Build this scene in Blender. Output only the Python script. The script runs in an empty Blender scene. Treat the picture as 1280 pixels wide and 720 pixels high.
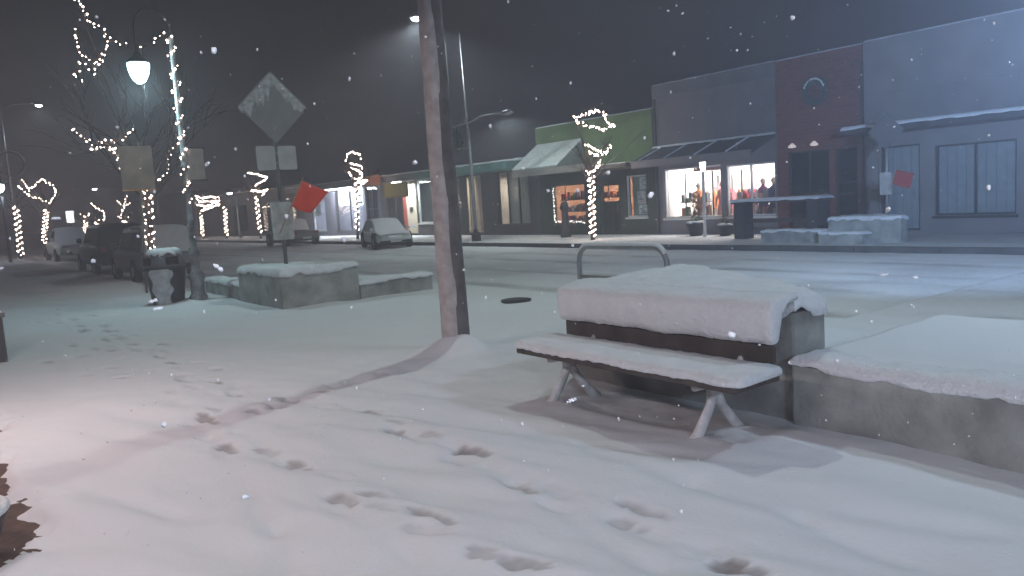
import bpy, bmesh, math, random
import numpy as np
from mathutils import Vector, Matrix
random.seed(7); rng = np.random.default_rng(7)
sc = bpy.context.scene
col = sc.collection
rad = math.radians

# ------------------------------------------------------------------ camera
# world axes: x along the street (right when facing across it), y across the street, z up
F, ROLL, CAMH, YAW = 980.0, rad(3.6), 1.65, rad(53.13)      # F in pixels of the 1280 wide photograph
PITCH = math.atan(110 * math.cos(ROLL) / F)
f0 = Vector((-math.sin(YAW), math.cos(YAW), 0)); rt = Vector((math.cos(YAW), math.sin(YAW), 0)); zz = Vector((0, 0, 1))
fw = f0 * math.cos(PITCH) - zz * math.sin(PITCH); upv = zz * math.cos(PITCH) + f0 * math.sin(PITCH)
CAM = Vector((0, 0, CAMH))
cr, sr = math.cos(ROLL), math.sin(ROLL)
cam_right = rt * cr + upv * sr
cam_up = upv * cr - rt * sr
# image-right u maps to  right*cos(r) - up*sin(r)   (the photograph leans to the left)
cam_right = rt * cr - upv * sr
cam_up = rt * sr + upv * cr
cd = bpy.data.cameras.new('camera'); co = bpy.data.objects.new('camera', cd); col.objects.link(co)
cd.sensor_width = 36; cd.lens = 36 * F / 1280; cd.clip_start = 0.05; cd.clip_end = 2000
M3 = Matrix((cam_right, cam_up, -fw)).transposed()
co.matrix_world = Matrix.Translation(CAM) @ M3.to_4x4()
sc.camera = co

def ray(px, py):
    return cam_right * (px - 640) + cam_up * (360 - py) + fw * F
def gp(px, py, z=0.0):
    d = ray(px, py); return CAM + d * ((z - CAMH) / d.z)
def aty(px, py, y):
    d = ray(px, py); return CAM + d * (y / d.y)
def atx(px, py, x):
    d = ray(px, py); return CAM + d * (x / d.x)

# ------------------------------------------------------------------ sky, exposure
w = bpy.data.worlds.new('World'); sc.world = w; w.use_nodes = True
nt = w.node_tree; bg = nt.nodes['Background']
sky = nt.nodes.new('ShaderNodeTexSky'); sky.sky_type = 'NISHITA'; sky.sun_disc = False
sky.sun_elevation = rad(-4); sky.sun_rotation = rad(200)
mx = nt.nodes.new('ShaderNodeMixRGB'); mx.blend_type = 'ADD'; mx.inputs[0].default_value = 1.0
mx.inputs[2].default_value = (0.11, 0.075, 0.105, 1)          # low cloud lit by the town
nt.links.new(sky.outputs[0], mx.inputs[1]); nt.links.new(mx.outputs[0], bg.inputs[0])
bg.inputs[1].default_value = 0.075
sc.view_settings.view_transform = 'Standard'; sc.view_settings.look = 'None'
sc.view_settings.exposure = 0; sc.view_settings.gamma = 1
cy = sc.cycles
cy.use_denoising = True; cy.max_bounces = 5; cy.diffuse_bounces = 3; cy.glossy_bounces = 2
cy.transmission_bounces = 4; cy.transparent_max_bounces = 10; cy.volume_bounces = 0
cy.caustics_reflective = False; cy.caustics_refractive = False
cy.sample_clamp_indirect = 2.0; cy.sample_clamp_direct = 0
sc.render.film_transparent = False

# ------------------------------------------------------------------ materials
MATS = {}
def mat(name, c, rough=.7, var=.0, scale=4., bump=0., bscale=20., metal=0., emit=None, estr=0., spec=.4):
    if name in MATS: return MATS[name]
    m = bpy.data.materials.new(name); m.use_nodes = True; n = m.node_tree; b = n.nodes['Principled BSDF']
    b.inputs['Base Color'].default_value = (*c, 1); b.inputs['Roughness'].default_value = rough
    b.inputs['Metallic'].default_value = metal; b.inputs['Specular IOR Level'].default_value = spec
    if var or bump:
        tc = n.nodes.new('ShaderNodeTexCoord')
    if var:
        no = n.nodes.new('ShaderNodeTexNoise'); no.inputs['Scale'].default_value = scale; no.inputs['Detail'].default_value = 6
        n.links.new(tc.outputs['Object'], no.inputs['Vector'])
        rp = n.nodes.new('ShaderNodeValToRGB')
        rp.color_ramp.elements[0].position = .3; rp.color_ramp.elements[1].position = .7
        rp.color_ramp.elements[0].color = (*[x * (1 - var) for x in c], 1)
        rp.color_ramp.elements[1].color = (*[min(1, x * (1 + var)) for x in c], 1)
        n.links.new(no.outputs[0], rp.inputs[0]); n.links.new(rp.outputs[0], b.inputs['Base Color'])
    if bump:
        nb = n.nodes.new('ShaderNodeTexNoise'); nb.inputs['Scale'].default_value = bscale; nb.inputs['Detail'].default_value = 5
        n.links.new(tc.outputs['Object'], nb.inputs['Vector'])
        bp = n.nodes.new('ShaderNodeBump'); bp.inputs['Strength'].default_value = bump; bp.inputs['Distance'].default_value = .02
        n.links.new(nb.outputs[0], bp.inputs['Height']); n.links.new(bp.outputs[0], b.inputs['Normal'])
    if emit:
        b.inputs['Emission Color'].default_value = (*emit, 1); b.inputs['Emission Strength'].default_value = estr
    MATS[name] = m; return m
def emat(name, c, s, sample=True):
    m = mat(name, (.8, .8, .8), emit=c, estr=s)
    if not sample: m.cycles.emission_sampling = 'NONE'
    return m
def glass(name, tint=(1, 1, 1), op=.12):
    if name in MATS: return MATS[name]
    m = bpy.data.materials.new(name); m.use_nodes = True; n = m.node_tree; n.nodes.clear()
    o = n.nodes.new('ShaderNodeOutputMaterial'); t = n.nodes.new('ShaderNodeBsdfTransparent'); g = n.nodes.new('ShaderNodeBsdfGlossy')
    t.inputs[0].default_value = (*tint, 1); g.inputs['Roughness'].default_value = .05
    lw = n.nodes.new('ShaderNodeLayerWeight'); fr = n.nodes.new('ShaderNodeMath'); fr.operation = 'POWER'; fr.inputs[1].default_value = 5; n.links.new(lw.outputs['Facing'], fr.inputs[0])
    ad = n.nodes.new('ShaderNodeMath'); ad.operation = 'ADD'; ad.inputs[1].default_value = op; ad.use_clamp = True
    mxs = n.nodes.new('ShaderNodeMixShader')
    n.links.new(fr.outputs[0], ad.inputs[0]); n.links.new(ad.outputs[0], mxs.inputs[0])
    n.links.new(t.outputs[0], mxs.inputs[1]); n.links.new(g.outputs[0], mxs.inputs[2]); n.links.new(mxs.outputs[0], o.inputs[0])
    MATS[name] = m; return m

SNOW = mat('snow', (.80, .815, .84), .75, .05, 7, .8, 32, spec=.25)
def ground_snow():
    m = bpy.data.materials.new('ground_snow'); m.use_nodes = True; n = m.node_tree; b = n.nodes['Principled BSDF']
    L = n.links
    b.inputs['Roughness'].default_value = .75; b.inputs['Specular IOR Level'].default_value = .25
    tc = n.nodes.new('ShaderNodeTexCoord'); at = n.nodes.new('ShaderNodeAttribute'); at.attribute_name = 'wear'
    no = n.nodes.new('ShaderNodeTexNoise'); no.inputs['Scale'].default_value = 9; no.inputs['Detail'].default_value = 7
    L.new(tc.outputs['Object'], no.inputs['Vector'])
    # break the wear mask up with noise
    ma = n.nodes.new('ShaderNodeMath'); ma.operation = 'MULTIPLY_ADD'; ma.inputs[1].default_value = .55; ma.inputs[2].default_value = -.27
    L.new(no.outputs[0], ma.inputs[0])
    m2 = n.nodes.new('ShaderNodeMath'); m2.operation = 'ADD'; L.new(ma.outputs[0], m2.inputs[1])
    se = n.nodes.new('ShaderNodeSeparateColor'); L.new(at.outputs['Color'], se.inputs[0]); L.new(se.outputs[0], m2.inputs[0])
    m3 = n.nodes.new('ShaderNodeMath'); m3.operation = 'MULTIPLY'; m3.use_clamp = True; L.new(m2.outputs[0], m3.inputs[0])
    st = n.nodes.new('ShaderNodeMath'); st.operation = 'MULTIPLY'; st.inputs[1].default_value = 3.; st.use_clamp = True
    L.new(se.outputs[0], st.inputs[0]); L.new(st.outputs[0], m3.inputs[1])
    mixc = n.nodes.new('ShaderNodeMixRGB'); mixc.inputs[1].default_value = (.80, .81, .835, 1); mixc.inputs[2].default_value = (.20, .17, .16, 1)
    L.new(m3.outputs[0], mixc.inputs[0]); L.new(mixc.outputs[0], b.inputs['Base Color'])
    nb = n.nodes.new('ShaderNodeTexNoise'); nb.inputs['Scale'].default_value = 38; nb.inputs['Detail'].default_value = 6
    L.new(tc.outputs['Object'], nb.inputs['Vector'])
    bp = n.nodes.new('ShaderNodeBump'); bp.inputs['Strength'].default_value = .22; bp.inputs['Distance'].default_value = .018
    L.new(nb.outputs[0], bp.inputs['Height']); L.new(bp.outputs[0], b.inputs['Normal'])
    return m
CONC = mat('concrete', (.33, .335, .32), .9, .35, 3.5, .5, 30)
WOODP = mat('pole_wood', (.17, .15, .145), .85, .25, 6, .6, 25)
PLANK = mat('plank', (.075, .062, .056), .75, .3, 7, .3, 40)
IRON = mat('iron', (.035, .037, .04), .5, .2, 8, .2, 40)
DARK = mat('dark_plastic', (.03, .03, .034), .5, .2, 6)
RUBBER = mat('rubber', (.015, .015, .016), .85)
STEEL = mat('galvanised', (.32, .33, .34), .45, .15, 8, metal=.6)
BARK = mat('bark', (.07, .05, .04), .9, .3, 12, .6, 30)
PANE = glass('pane_glass', (.92, .95, .95), .05)
DPANE = glass('dim_glass', (.35, .38, .4), .1)
BULB = emat('bulb', (1, .76, .62), 28, False)
BRICKP = mat('bare_paving', (.11, .065, .05), .8, .35, 9, .5, 30)

# ------------------------------------------------------------------ mesh helpers
class MB:
    def __init__(s): s.v = []; s.f = []
    def add(s, vs, fs):
        o = len(s.v); s.v += [tuple(p) for p in vs]; s.f += [tuple(o + i for i in f) for f in fs]; return s
    def box(s, x0, x1, y0, y1, z0, z1, M=None):
        vs = [Vector(p) for p in ((x0,y0,z0),(x1,y0,z0),(x1,y1,z0),(x0,y1,z0),(x0,y0,z1),(x1,y0,z1),(x1,y1,z1),(x0,y1,z1))]
        if M is not None: vs = [M @ p for p in vs]
        return s.add(vs, [(0,3,2,1),(4,5,6,7),(0,1,5,4),(1,2,6,5),(2,3,7,6),(3,0,4,7)])
    def prism(s, poly, z0, z1):
        n = len(poly); vs = [(x, y, z0) for x, y in poly] + [(x, y, z1) for x, y in poly]
        return s.add(vs, [tuple(range(n))[::-1], tuple(range(n, 2*n))] + [(i, (i+1) % n, n + (i+1) % n, n + i) for i in range(n)])
    def extrude(s, poly3, d):                       # any planar loop swept along vector d
        n = len(poly3); d = Vector(d); vs = [Vector(p) for p in poly3] + [Vector(p) + d for p in poly3]
        return s.add(vs, [tuple(range(n))[::-1], tuple(range(n, 2*n))] + [(i, (i+1) % n, n + (i+1) % n, n + i) for i in range(n)])
    def tube(s, path, r, n=8, cap=True):
        P = [Vector(p) for p in path]; k = len(P); R = r if isinstance(r, (list, tuple)) else [r] * k
        o = []; ref = Vector((0.13, 0.31, 0.94)).normalized()
        for i in range(k):
            t = (P[min(i+1, k-1)] - P[max(i-1, 0)]).normalized()
            a = t.cross(ref)
            if a.length < .05: a = t.cross(Vector((1, 0, 0)))
            a.normalize(); b = t.cross(a)
            o += [P[i] + (a * math.cos(2*math.pi*j/n) + b * math.sin(2*math.pi*j/n)) * R[i] for j in range(n)]
        fs = [(i*n+j, i*n+(j+1) % n, (i+1)*n+(j+1) % n, (i+1)*n+j) for i in range(k-1) for j in range(n)]
        if cap: fs += [tuple(range(n))[::-1], tuple(range((k-1)*n, k*n))]
        return s.add(o, fs)
    def lathe(s, prof, c, n=20):
        c = Vector(c); o = []
        for r, z in prof: o += [c + Vector((r*math.cos(2*math.pi*j/n), r*math.sin(2*math.pi*j/n), z)) for j in range(n)]
        k = len(prof)
        fs = [(i*n+j, i*n+(j+1) % n, (i+1)*n+(j+1) % n, (i+1)*n+j) for i in range(k-1) for j in range(n)]
        fs += [tuple(range(n))[::-1], tuple(range((k-1)*n, k*n))]
        return s.add(o, fs)
    def ball(s, c, r, sq=(1, 1, 1), jit=0., seg=8, rings=6):
        prof = []; c = Vector(c); o = [c + Vector((0, 0, -r*sq[2]))]
        for i in range(1, rings):
            a = -math.pi/2 + math.pi*i/rings
            for j in range(seg):
                q = r * (1 + random.uniform(-jit, jit)); t = 2*math.pi*j/seg
                o.append(c + Vector((q*sq[0]*math.cos(a)*math.cos(t), q*sq[1]*math.cos(a)*math.sin(t), q*sq[2]*math.sin(a))))
        o.append(c + Vector((0, 0, r*sq[2])))
        fs = [(0, 1+(j+1) % seg, 1+j) for j in range(seg)]
        for i in range(rings-2):
            fs += [(1+i*seg+j, 1+i*seg+(j+1) % seg, 1+(i+1)*seg+(j+1) % seg, 1+(i+1)*seg+j) for j in range(seg)]
        b = 1+(rings-2)*seg; t = len(o)-1
        fs += [(t, b+j, b+(j+1) % seg) for j in range(seg)]
        return s.add(o, fs)
    def octa(s, c, r):
        x, y, z = c
        return s.add([(x+r,y,z),(x-r,y,z),(x,y+r,z),(x,y-r,z),(x,y,z+r),(x,y,z-r)],
                     [(0,2,4),(2,1,4),(1,3,4),(3,0,4),(2,0,5),(1,2,5),(3,1,5),(0,3,5)])
    def build(s, name, m, parent=None, smooth=False, bevel=0.):
        me = bpy.data.meshes.new(name)
        o0 = root_of(parent).location if parent else Vector((0, 0, 0))
        me.from_pydata([(v[0]-o0[0], v[1]-o0[1], v[2]-o0[2]) for v in s.v], [], s.f)
        me.materials.append(m)
        o = bpy.data.objects.new(name, me); col.objects.link(o)
        if parent: o.parent = parent
        bm = bmesh.new(); bm.from_mesh(me); bmesh.ops.recalc_face_normals(bm, faces=bm.faces); bm.to_mesh(me); bm.free()
        if smooth:
            for p in me.polygons: p.use_smooth = True
        if bevel:
            b = o.modifiers.new('bevel', 'BEVEL'); b.width = bevel; b.segments = 2; b.limit_method = 'ANGLE'
        return o
def root_of(o):
    while o.parent: o = o.parent
    return o
def tag(o, label=None, cat=None, group=None, kind=None):
    if label: o['label'] = label
    if cat: o['category'] = cat
    if group: o['group'] = group
    if kind: o['kind'] = kind
    return o
def thing(name, loc, label, cat, group=None):
    o = bpy.data.objects.new(name, None); col.objects.link(o); o.location = loc; o.empty_display_size = .2
    return tag(o, label, cat, group)
def copy_tree(o, parent=None):
    c = o.copy(); col.objects.link(c); c.parent = parent
    for ch in list(o.children): copy_tree(ch, c)
    return c
def light(kind, name, loc, power, c, parent=None, size=.2, size_y=None, target=None, spot=None):
    d = bpy.data.lights.new(name, kind); d.energy = power; d.color = c
    if kind == 'AREA':
        d.size = size
        if size_y: d.shape = 'RECTANGLE'; d.size_y = size_y
    else: d.shadow_soft_size = size
    if spot: d.spot_size = spot; d.spot_blend = .35
    o = bpy.data.objects.new(name, d); col.objects.link(o)
    loc = Vector(loc)
    if target is not None: o.rotation_euler = (Vector(target) - loc).to_track_quat('-Z', 'Y').to_euler()
    if parent: o.parent = parent; o.location = loc - root_of(parent).location
    else: o.location = loc
    return o

def vnoise(X, Y, s, seed=0):
    r = np.random.default_rng(seed); T = r.random((256, 256))
    x = X * s + 1000.37; y = Y * s + 1000.73
    xi = np.floor(x).astype(int); yi = np.floor(y).astype(int); fx = x - xi; fy = y - yi
    fx = fx*fx*(3-2*fx); fy = fy*fy*(3-2*fy)
    g = lambda a, b: T[a % 256, b % 256]
    return (g(xi, yi)*(1-fx)+g(xi+1, yi)*fx)*(1-fy) + (g(xi, yi+1)*(1-fx)+g(xi+1, yi+1)*fx)*fy - .5
def fbm(X, Y, s, o=4, seed=0):
    r = 0; a = 1
    for i in range(o): r = r + a * vnoise(X, Y, s * 2**i, seed + i); a *= .5
    return r
def sstep(a, b, x):
    t = np.clip((x - a) / (b - a), 0, 1); return t*t*(3-2*t)

def cap_poly(name, poly, z, th, parent, step=.05, over=.02, drop=.03, m=None, rough=.008, seed=1):
    """a cap of snow on a convex outline: steep rounded rim that hangs a little, uneven top"""
    P = np.array(poly, float)
    a2 = sum(P[i][0]*P[(i+1) % len(P)][1]-P[(i+1) % len(P)][0]*P[i][1] for i in range(len(P)))
    if a2 < 0: P = P[::-1]
    lo, hi = P.min(0), P.max(0)
    def lines(a, b):
        e = [-over, -over*.4, 0, .012, .03, .055, .09, .14]
        L = (b-a)
        k = [a+q for q in e if q < L*.5] + [b-q for q in e if q < L*.5]
        n_ = int(L/step); k += [a+.14+(L-.28)*q/max(n_, 1) for q in range(n_+1)] if L > .3 else [a+L*.5]
        return np.unique(np.round(k, 4))
    gx_, gy_ = lines(lo[0], hi[0]), lines(lo[1], hi[1]); A_, B_ = np.meshgrid(gx_, gy_, indexing='ij')
    sd = np.full(A_.shape, 9.)
    for i in range(len(P)):
        p, q = P[i], P[(i+1) % len(P)]; d = (q-p)/max(np.linalg.norm(q-p), 1e-9)
        sd = np.minimum(sd, d[0]*(B_-p[1]) - d[1]*(A_-p[0]))
    # pull points that lie beyond the outline back on to it
    c = P.mean(0); keep = sd > -over-1e-4
    for it in range(3):
        out = ~(sd > -over-1e-4)
        if not out.any(): break
    rr_ = min(.07, th*.9+.02)
    rag = fbm(A_, B_, 5.5, 4, seed)*rough*1.1
    t_ = np.clip((sd+over+rag*.5)/(rr_+over), 0, 1); prof = np.sqrt(np.maximum(0, 1-(1-t_)**2))
    H_ = z-drop+rag*1.2 + (th+drop)*prof + fbm(A_, B_, 1.1, 3, seed+9)*th*.16*prof
    idx = -np.ones(A_.shape, int); V = []; Fc = []
    for i in range(A_.shape[0]):
        for j in range(A_.shape[1]):
            if keep[i, j]: idx[i, j] = len(V); V.append((A_[i, j], B_[i, j], H_[i, j]))
    for i in range(A_.shape[0]-1):
        for j in range(A_.shape[1]-1):
            q = [idx[i, j], idx[i+1, j], idx[i+1, j+1], idx[i, j+1]]; q = [k for k in q if k >= 0]
            if len(q) >= 3: Fc.append(tuple(q))
    o = MB().add(V, Fc).build(name, m or SNOW, parent, True)
    so = o.modifiers.new('thick', 'SOLIDIFY'); so.thickness = .012; so.offset = -1
    return o
def rect(x0, x1, y0, y1): return [(x0, y0), (x1, y0), (x1, y1), (x0, y1)]

# ------------------------------------------------------------------ the ground
MB().box(-600, 400, -400, 700, -1.0, -.35).build('ground', mat('open_snow', (.7, .71, .74), .8, .1, .1))
tag(bpy.data.objects['ground'], kind='structure')
sw = MB().box(-130, 30, -1.0, 4.6, -.3, 0).build('sidewalk', BRICKP); tag(sw, kind='structure')

def spaced(segs):
    out = []
    for a, b, s0, s1 in segs:
        x = a; k = 0
        while x < b - 1e-6:
            out.append(x); t = (x-a)/(b-a); x += s0 + (s1-s0)*t
    out.append(segs[-1][1]); return np.array(out)
gx = spaced([(-130, -55, 2.5, .8), (-55, -20, .8, .16), (-20, -9, .15, .05), (-9, 0, .034, .034), (0, 4, .05, .2), (4, 30, .2, 1.5)])
gy = spaced([(-.6, 4.3, .034, .034), (4.3, 9, .05, .09), (9, 17.75, .1, .12)])
X, Y = np.meshgrid(gx, gy, indexing='ij')
# kerb line of the near side: kerb extension round the crossing, parking lane to the left of it
kerb = 4.75 + (8.5-4.75)*sstep(-18.6, -16.9, X)
side = 1 - sstep(-.25, .35, Y - kerb)
Z = -.10 + .165*side
Z += fbm(X, Y, .5, 3, 3)*.035*side + fbm(X, Y, 2.0, 4, 5)*.016
# soft drifts and old, snowed-in tracks running along the pavement in the foreground
A = rad(20); U = X*math.cos(A)+Y*math.sin(A); Vv = -X*math.sin(A)+Y*math.cos(A)
near = np.exp(-((X+3)/4.0)**2) * (1 - sstep(3.3, 4.0, Y))
Z += near * (vnoise(U*.45, Vv*2.3, 1.6, 21)*.075 + vnoise(U*.6, Vv*3.2, 2.2, 22)*.045)
Z += (fbm(X, Y, 6.5, 3, 61)*.010 + fbm(X, Y, 2.7, 3, 62)*.012)*side*np.exp(-((X+5)/6.0)**2)
wear = np.zeros_like(Z)
# tyre tracks along the carriageway
road = sstep(.2, .9, Y - kerb) * (1-sstep(17.2, 17.7, Y)*.3)
for yc, wd, dp in ((10.1, .28, 1), (11.75, .3, .9), (12.6, .22, .55), (14.0, .32, 1), (15.6, .3, .9), (9.4, .2, .4), (16.4, .2, .4)):
    w0 = yc + fbm(X, X*0, .05, 3, int(yc*10))*.9
    g = np.exp(-((Y-w0)/wd)**2)*dp
    br = np.clip(.75 + fbm(X, Y, .9, 4, int(yc*7))*1.0, 0, 1.2)
    Z -= road*g*.035; wear = np.maximum(wear, road*g*.46*br)
wear = np.maximum(wear, road*np.clip(.14+fbm(X, Y, .35, 4, 77)*.4, 0, .3))
# tracks turning through the parking lane on the left
for a in (5.4, 6.9):
    g = np.exp(-((Y-a-.35*np.sin(X*.18))/.22)**2)*(1-sstep(-20, -18, X)); Z -= g*.03; wear = np.maximum(wear, g*.45*(Y > 4.75))
# planter fill (soil under snow) behind the low walls
pf = sstep(-2.99, -2.93, X)*sstep(4.60, 4.66, Y)
Z = np.maximum(Z, pf*((.525+fbm(X, Y, .8, 3, 12)*.07*sstep(4.7, 5.2, Y))*(1-sstep(6.3, 8.2, Y))-.08*sstep(8.0, 8.6, Y)) + (1-pf)*-9)
tri = sstep(4.8, 4.9, Y)*sstep(-5.15, -5.05, X)*(1-sstep(-3.0, -2.9, X))
Z = np.maximum(Z, tri*.36*(1-sstep(6.2, 7.6, Y)) + (1-tri)*-9)
tri2 = sstep(-17.2, -17.0, X)*(1-sstep(-13.1, -13.0, X))*sstep(4.95, 5.05, Y)*(1-sstep(7.2, 7.7, Y))
Z = np.maximum(Z, tri2*.32 + (1-tri2)*-9)
# mound round the foot of the pole and the feet of things
def mound(cx, cy, r, h):
    global Z
    Z += h*np.exp(-((X-cx)**2+(Y-cy)**2)/r**2)
_pb = gp(572, 432, .12); mound(_pb.x+.04, _pb.y-.06, .27, .17); mound(_pb.x+.3, _pb.y+.02, .16, .07); mound(-15.8, 4.1, .4, .06); mound(-16, 3.7, .5, .05)
mound(-3.2, 4.05, .3, .03); mound(-4.75, 4.05, .3, .03)
# snow lower and browner under the bench seat
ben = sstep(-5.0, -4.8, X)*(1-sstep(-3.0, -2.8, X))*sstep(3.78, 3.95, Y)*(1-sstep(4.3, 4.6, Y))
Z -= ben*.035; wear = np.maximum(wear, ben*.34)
# footprints, read off the photograph, with a heading for each trail
def foot(x0, y0, x1, y1, dp=.03, wd=.055, wr=.5):
    global Z, wear
    a, b = gp(x0, y0, .05), gp(x1, y1, .05); p = (a+b)/2; d = b-a; l = max(.13, min(.24, d.length*.5)); ang = math.atan2(d.y, d.x)
    c, s_ = math.cos(ang), math.sin(ang)
    i0, i1 = np.searchsorted(gx, [p.x-.6, p.x+.6]); j0, j1 = np.searchsorted(gy, [p.y-.6, p.y+.6])
    if i1-i0 < 2 or j1-j0 < 2: return
    W_ = (slice(i0, i1), slice(j0, j1)); x_, y_ = X[W_], Y[W_]
    u = (x_-p.x)*c+(y_-p.y)*s_; v = -(x_-p.x)*s_+(y_-p.y)*c
    q1 = np.sqrt(((u+l*.28)/(l*.72))**2+(v/wd)**2); q2 = np.sqrt(((u-l*.62)/(l*.38))**2+(v/(wd*.78))**2)
    q = np.minimum(q1, q2) + fbm(x_, y_, 10, 3, int(x0) % 97)*.4
    g = (1-sstep(.82, 1.08, q))*(1-.35*sstep(-.5, 1, u/l)); rim = np.exp(-((q-1.3)/.25)**2)
    Z[W_] += -g*dp + rim*dp*.2; wear[W_] = np.maximum(wear[W_], g*wr)
fps = [(359,574,392,588),(407,616,451,634),(272,557,300,567),(250,519,273,534),(264,478,280,483),(208,454,226,458),(453,515,480,522),
       (485,542,509,553),(568,564,615,574),(632,602,671,622),(769,628,834,649),(502,632,580,668),(642,710,671,714),(905,705,945,715)]
for a, b, c, d in fps: foot(a, b, c, d, random.uniform(.018, .03), wr=random.uniform(.5, .85))
for a, b in [(272,463),(246,455),(140,440),(166,432),(150,425),(140,414),(130,408),(105,415),(88,434),(118,439),(140,461),(154,473),(172,441),(205,432),(110,470),(60,455),(90,400),(112,396),(70,405),(228,470),(190,465),(100,447),(352,512),(368,507)]:
    h_ = random.uniform(6, 9); foot(a-h_, b-random.uniform(0, 2), a+h_, b+random.uniform(0, 2), random.uniform(.02, .04), .075, random.uniform(.2, .5))
def trail(pts, n, wr, jx, jy):
    for k in range(n):
        t = (k+random.uniform(-.2, .2))/n*(len(pts)-1); i = max(0, min(len(pts)-2, int(t))); f = t-i
        a = pts[i][0]*(1-f)+pts[i+1][0]*f+random.uniform(-jx, jx); b = pts[i][1]*(1-f)+pts[i+1][1]*f+random.uniform(-jy, jy)
        h_ = 9*(b-250)/240; foot(a-h_, b-h_*random.uniform(.15, .45), a+h_, b+h_*random.uniform(.15, .45), random.uniform(.008, .02), .055, random.uniform(.1, 1)*wr)
trail([(60,395),(140,425),(215,455),(300,500)], 26, .5, 25, 12)
trail([(230,510),(330,560),(480,640),(640,715)], 16, .45, 25, 14)
trail([(420,500),(560,560),(720,620),(960,715)], 15, .4, 30, 16)
trail([(330,515),(400,490),(520,465)], 10, .6, 12, 8)
# scuffed drag lines between the prints
def drag(pts, wd=.05, dp=.02, wr=.15):
    global Z, wear
    Q = [gp(a, b, .05) for a, b in pts]
    for p, q in zip(Q, Q[1:]):
        d = q-p; L2 = d.x*d.x+d.y*d.y
        t = np.clip(((X-p.x)*d.x+(Y-p.y)*d.y)/L2, 0, 1)
        e = np.hypot(X-p.x-t*d.x, Y-p.y-t*d.y); g = np.exp(-(e/wd)**2)
        Z -= g*dp*(.7+vnoise(X, Y, 5, 4)); wear = np.maximum(wear, g*wr)
drag([(190,495),(235,515),(262,545),(300,600),(345,660),(370,720)], .07, .028, .1)
drag([(300,480),(270,520),(330,560),(430,640),(520,700)], .06, .024, .07)
drag([(490,540),(560,570),(640,605),(720,650),(820,715)], .07, .028, .06)
drag([(330,520),(375,495),(455,475),(520,462),(548,455)], .12, .03, .2)
drag([(560,560),(700,620),(860,690),(960,720)], .07, .03, .05)
drag([(720,560),(860,610),(1000,650),(1180,720)], .08, .03, .05)
# snow ends, ragged, at the drip line of the canopy on the camera's side
edge = .28 + fbm(X, Y, 1.6, 4, 31)*.22 + fbm(X, Y, 9, 5, 35)*.2 + .9*np.exp(-((X+3)/1.2)**2)*-1
th = sstep(-.08, .14, Y - edge)
Z = np.where(Y < 1.5, th*Z + (1-th)*-.02, Z)
nx, ny = X.shape
me = bpy.data.meshes.new('snow_ground')
vs = np.stack([X, Y, Z], -1).reshape(-1, 3)
ii = np.arange(nx*ny).reshape(nx, ny)
fs = np.stack([ii[:-1, :-1], ii[1:, :-1], ii[1:, 1:], ii[:-1, 1:]], -1).reshape(-1, 4)
me.vertices.add(len(vs)); me.vertices.foreach_set('co', vs.ravel())
me.loops.add(len(fs)*4); me.loops.foreach_set('vertex_index', fs.ravel())
me.polygons.add(len(fs)); me.polygons.foreach_set('loop_start', np.arange(0, len(fs)*4, 4)); me.polygons.foreach_set('loop_total', np.full(len(fs), 4))
me.polygons.foreach_set('use_smooth', np.ones(len(fs), bool))
me.update(); me.validate()
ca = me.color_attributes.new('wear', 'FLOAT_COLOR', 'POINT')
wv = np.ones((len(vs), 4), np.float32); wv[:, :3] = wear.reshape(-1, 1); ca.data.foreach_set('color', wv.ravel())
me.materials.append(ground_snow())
go = bpy.data.objects.new('snow_ground', me); col.objects.link(go); tag(go, kind='structure')
# far pavement with its kerb
MB().box(-130, 30, 17.95, 23.0, -.34, .02).build('far_sidewalk', mat('far_walk', (.66, .67, .69), .85, .12, 1.2, .4, 12)); tag(bpy.data.objects['far_sidewalk'], kind='structure')
kb = MB()
x = -130.
while x < 30: kb.box(x, x+1.98, 17.78, 17.94, -.34, .035); x += 2.0
kb.build('far_kerb', mat('kerb_stone', (.10, .10, .105), .9, .2, 3, .4, 20)); tag(bpy.data.objects['far_kerb'], kind='structure')

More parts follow.
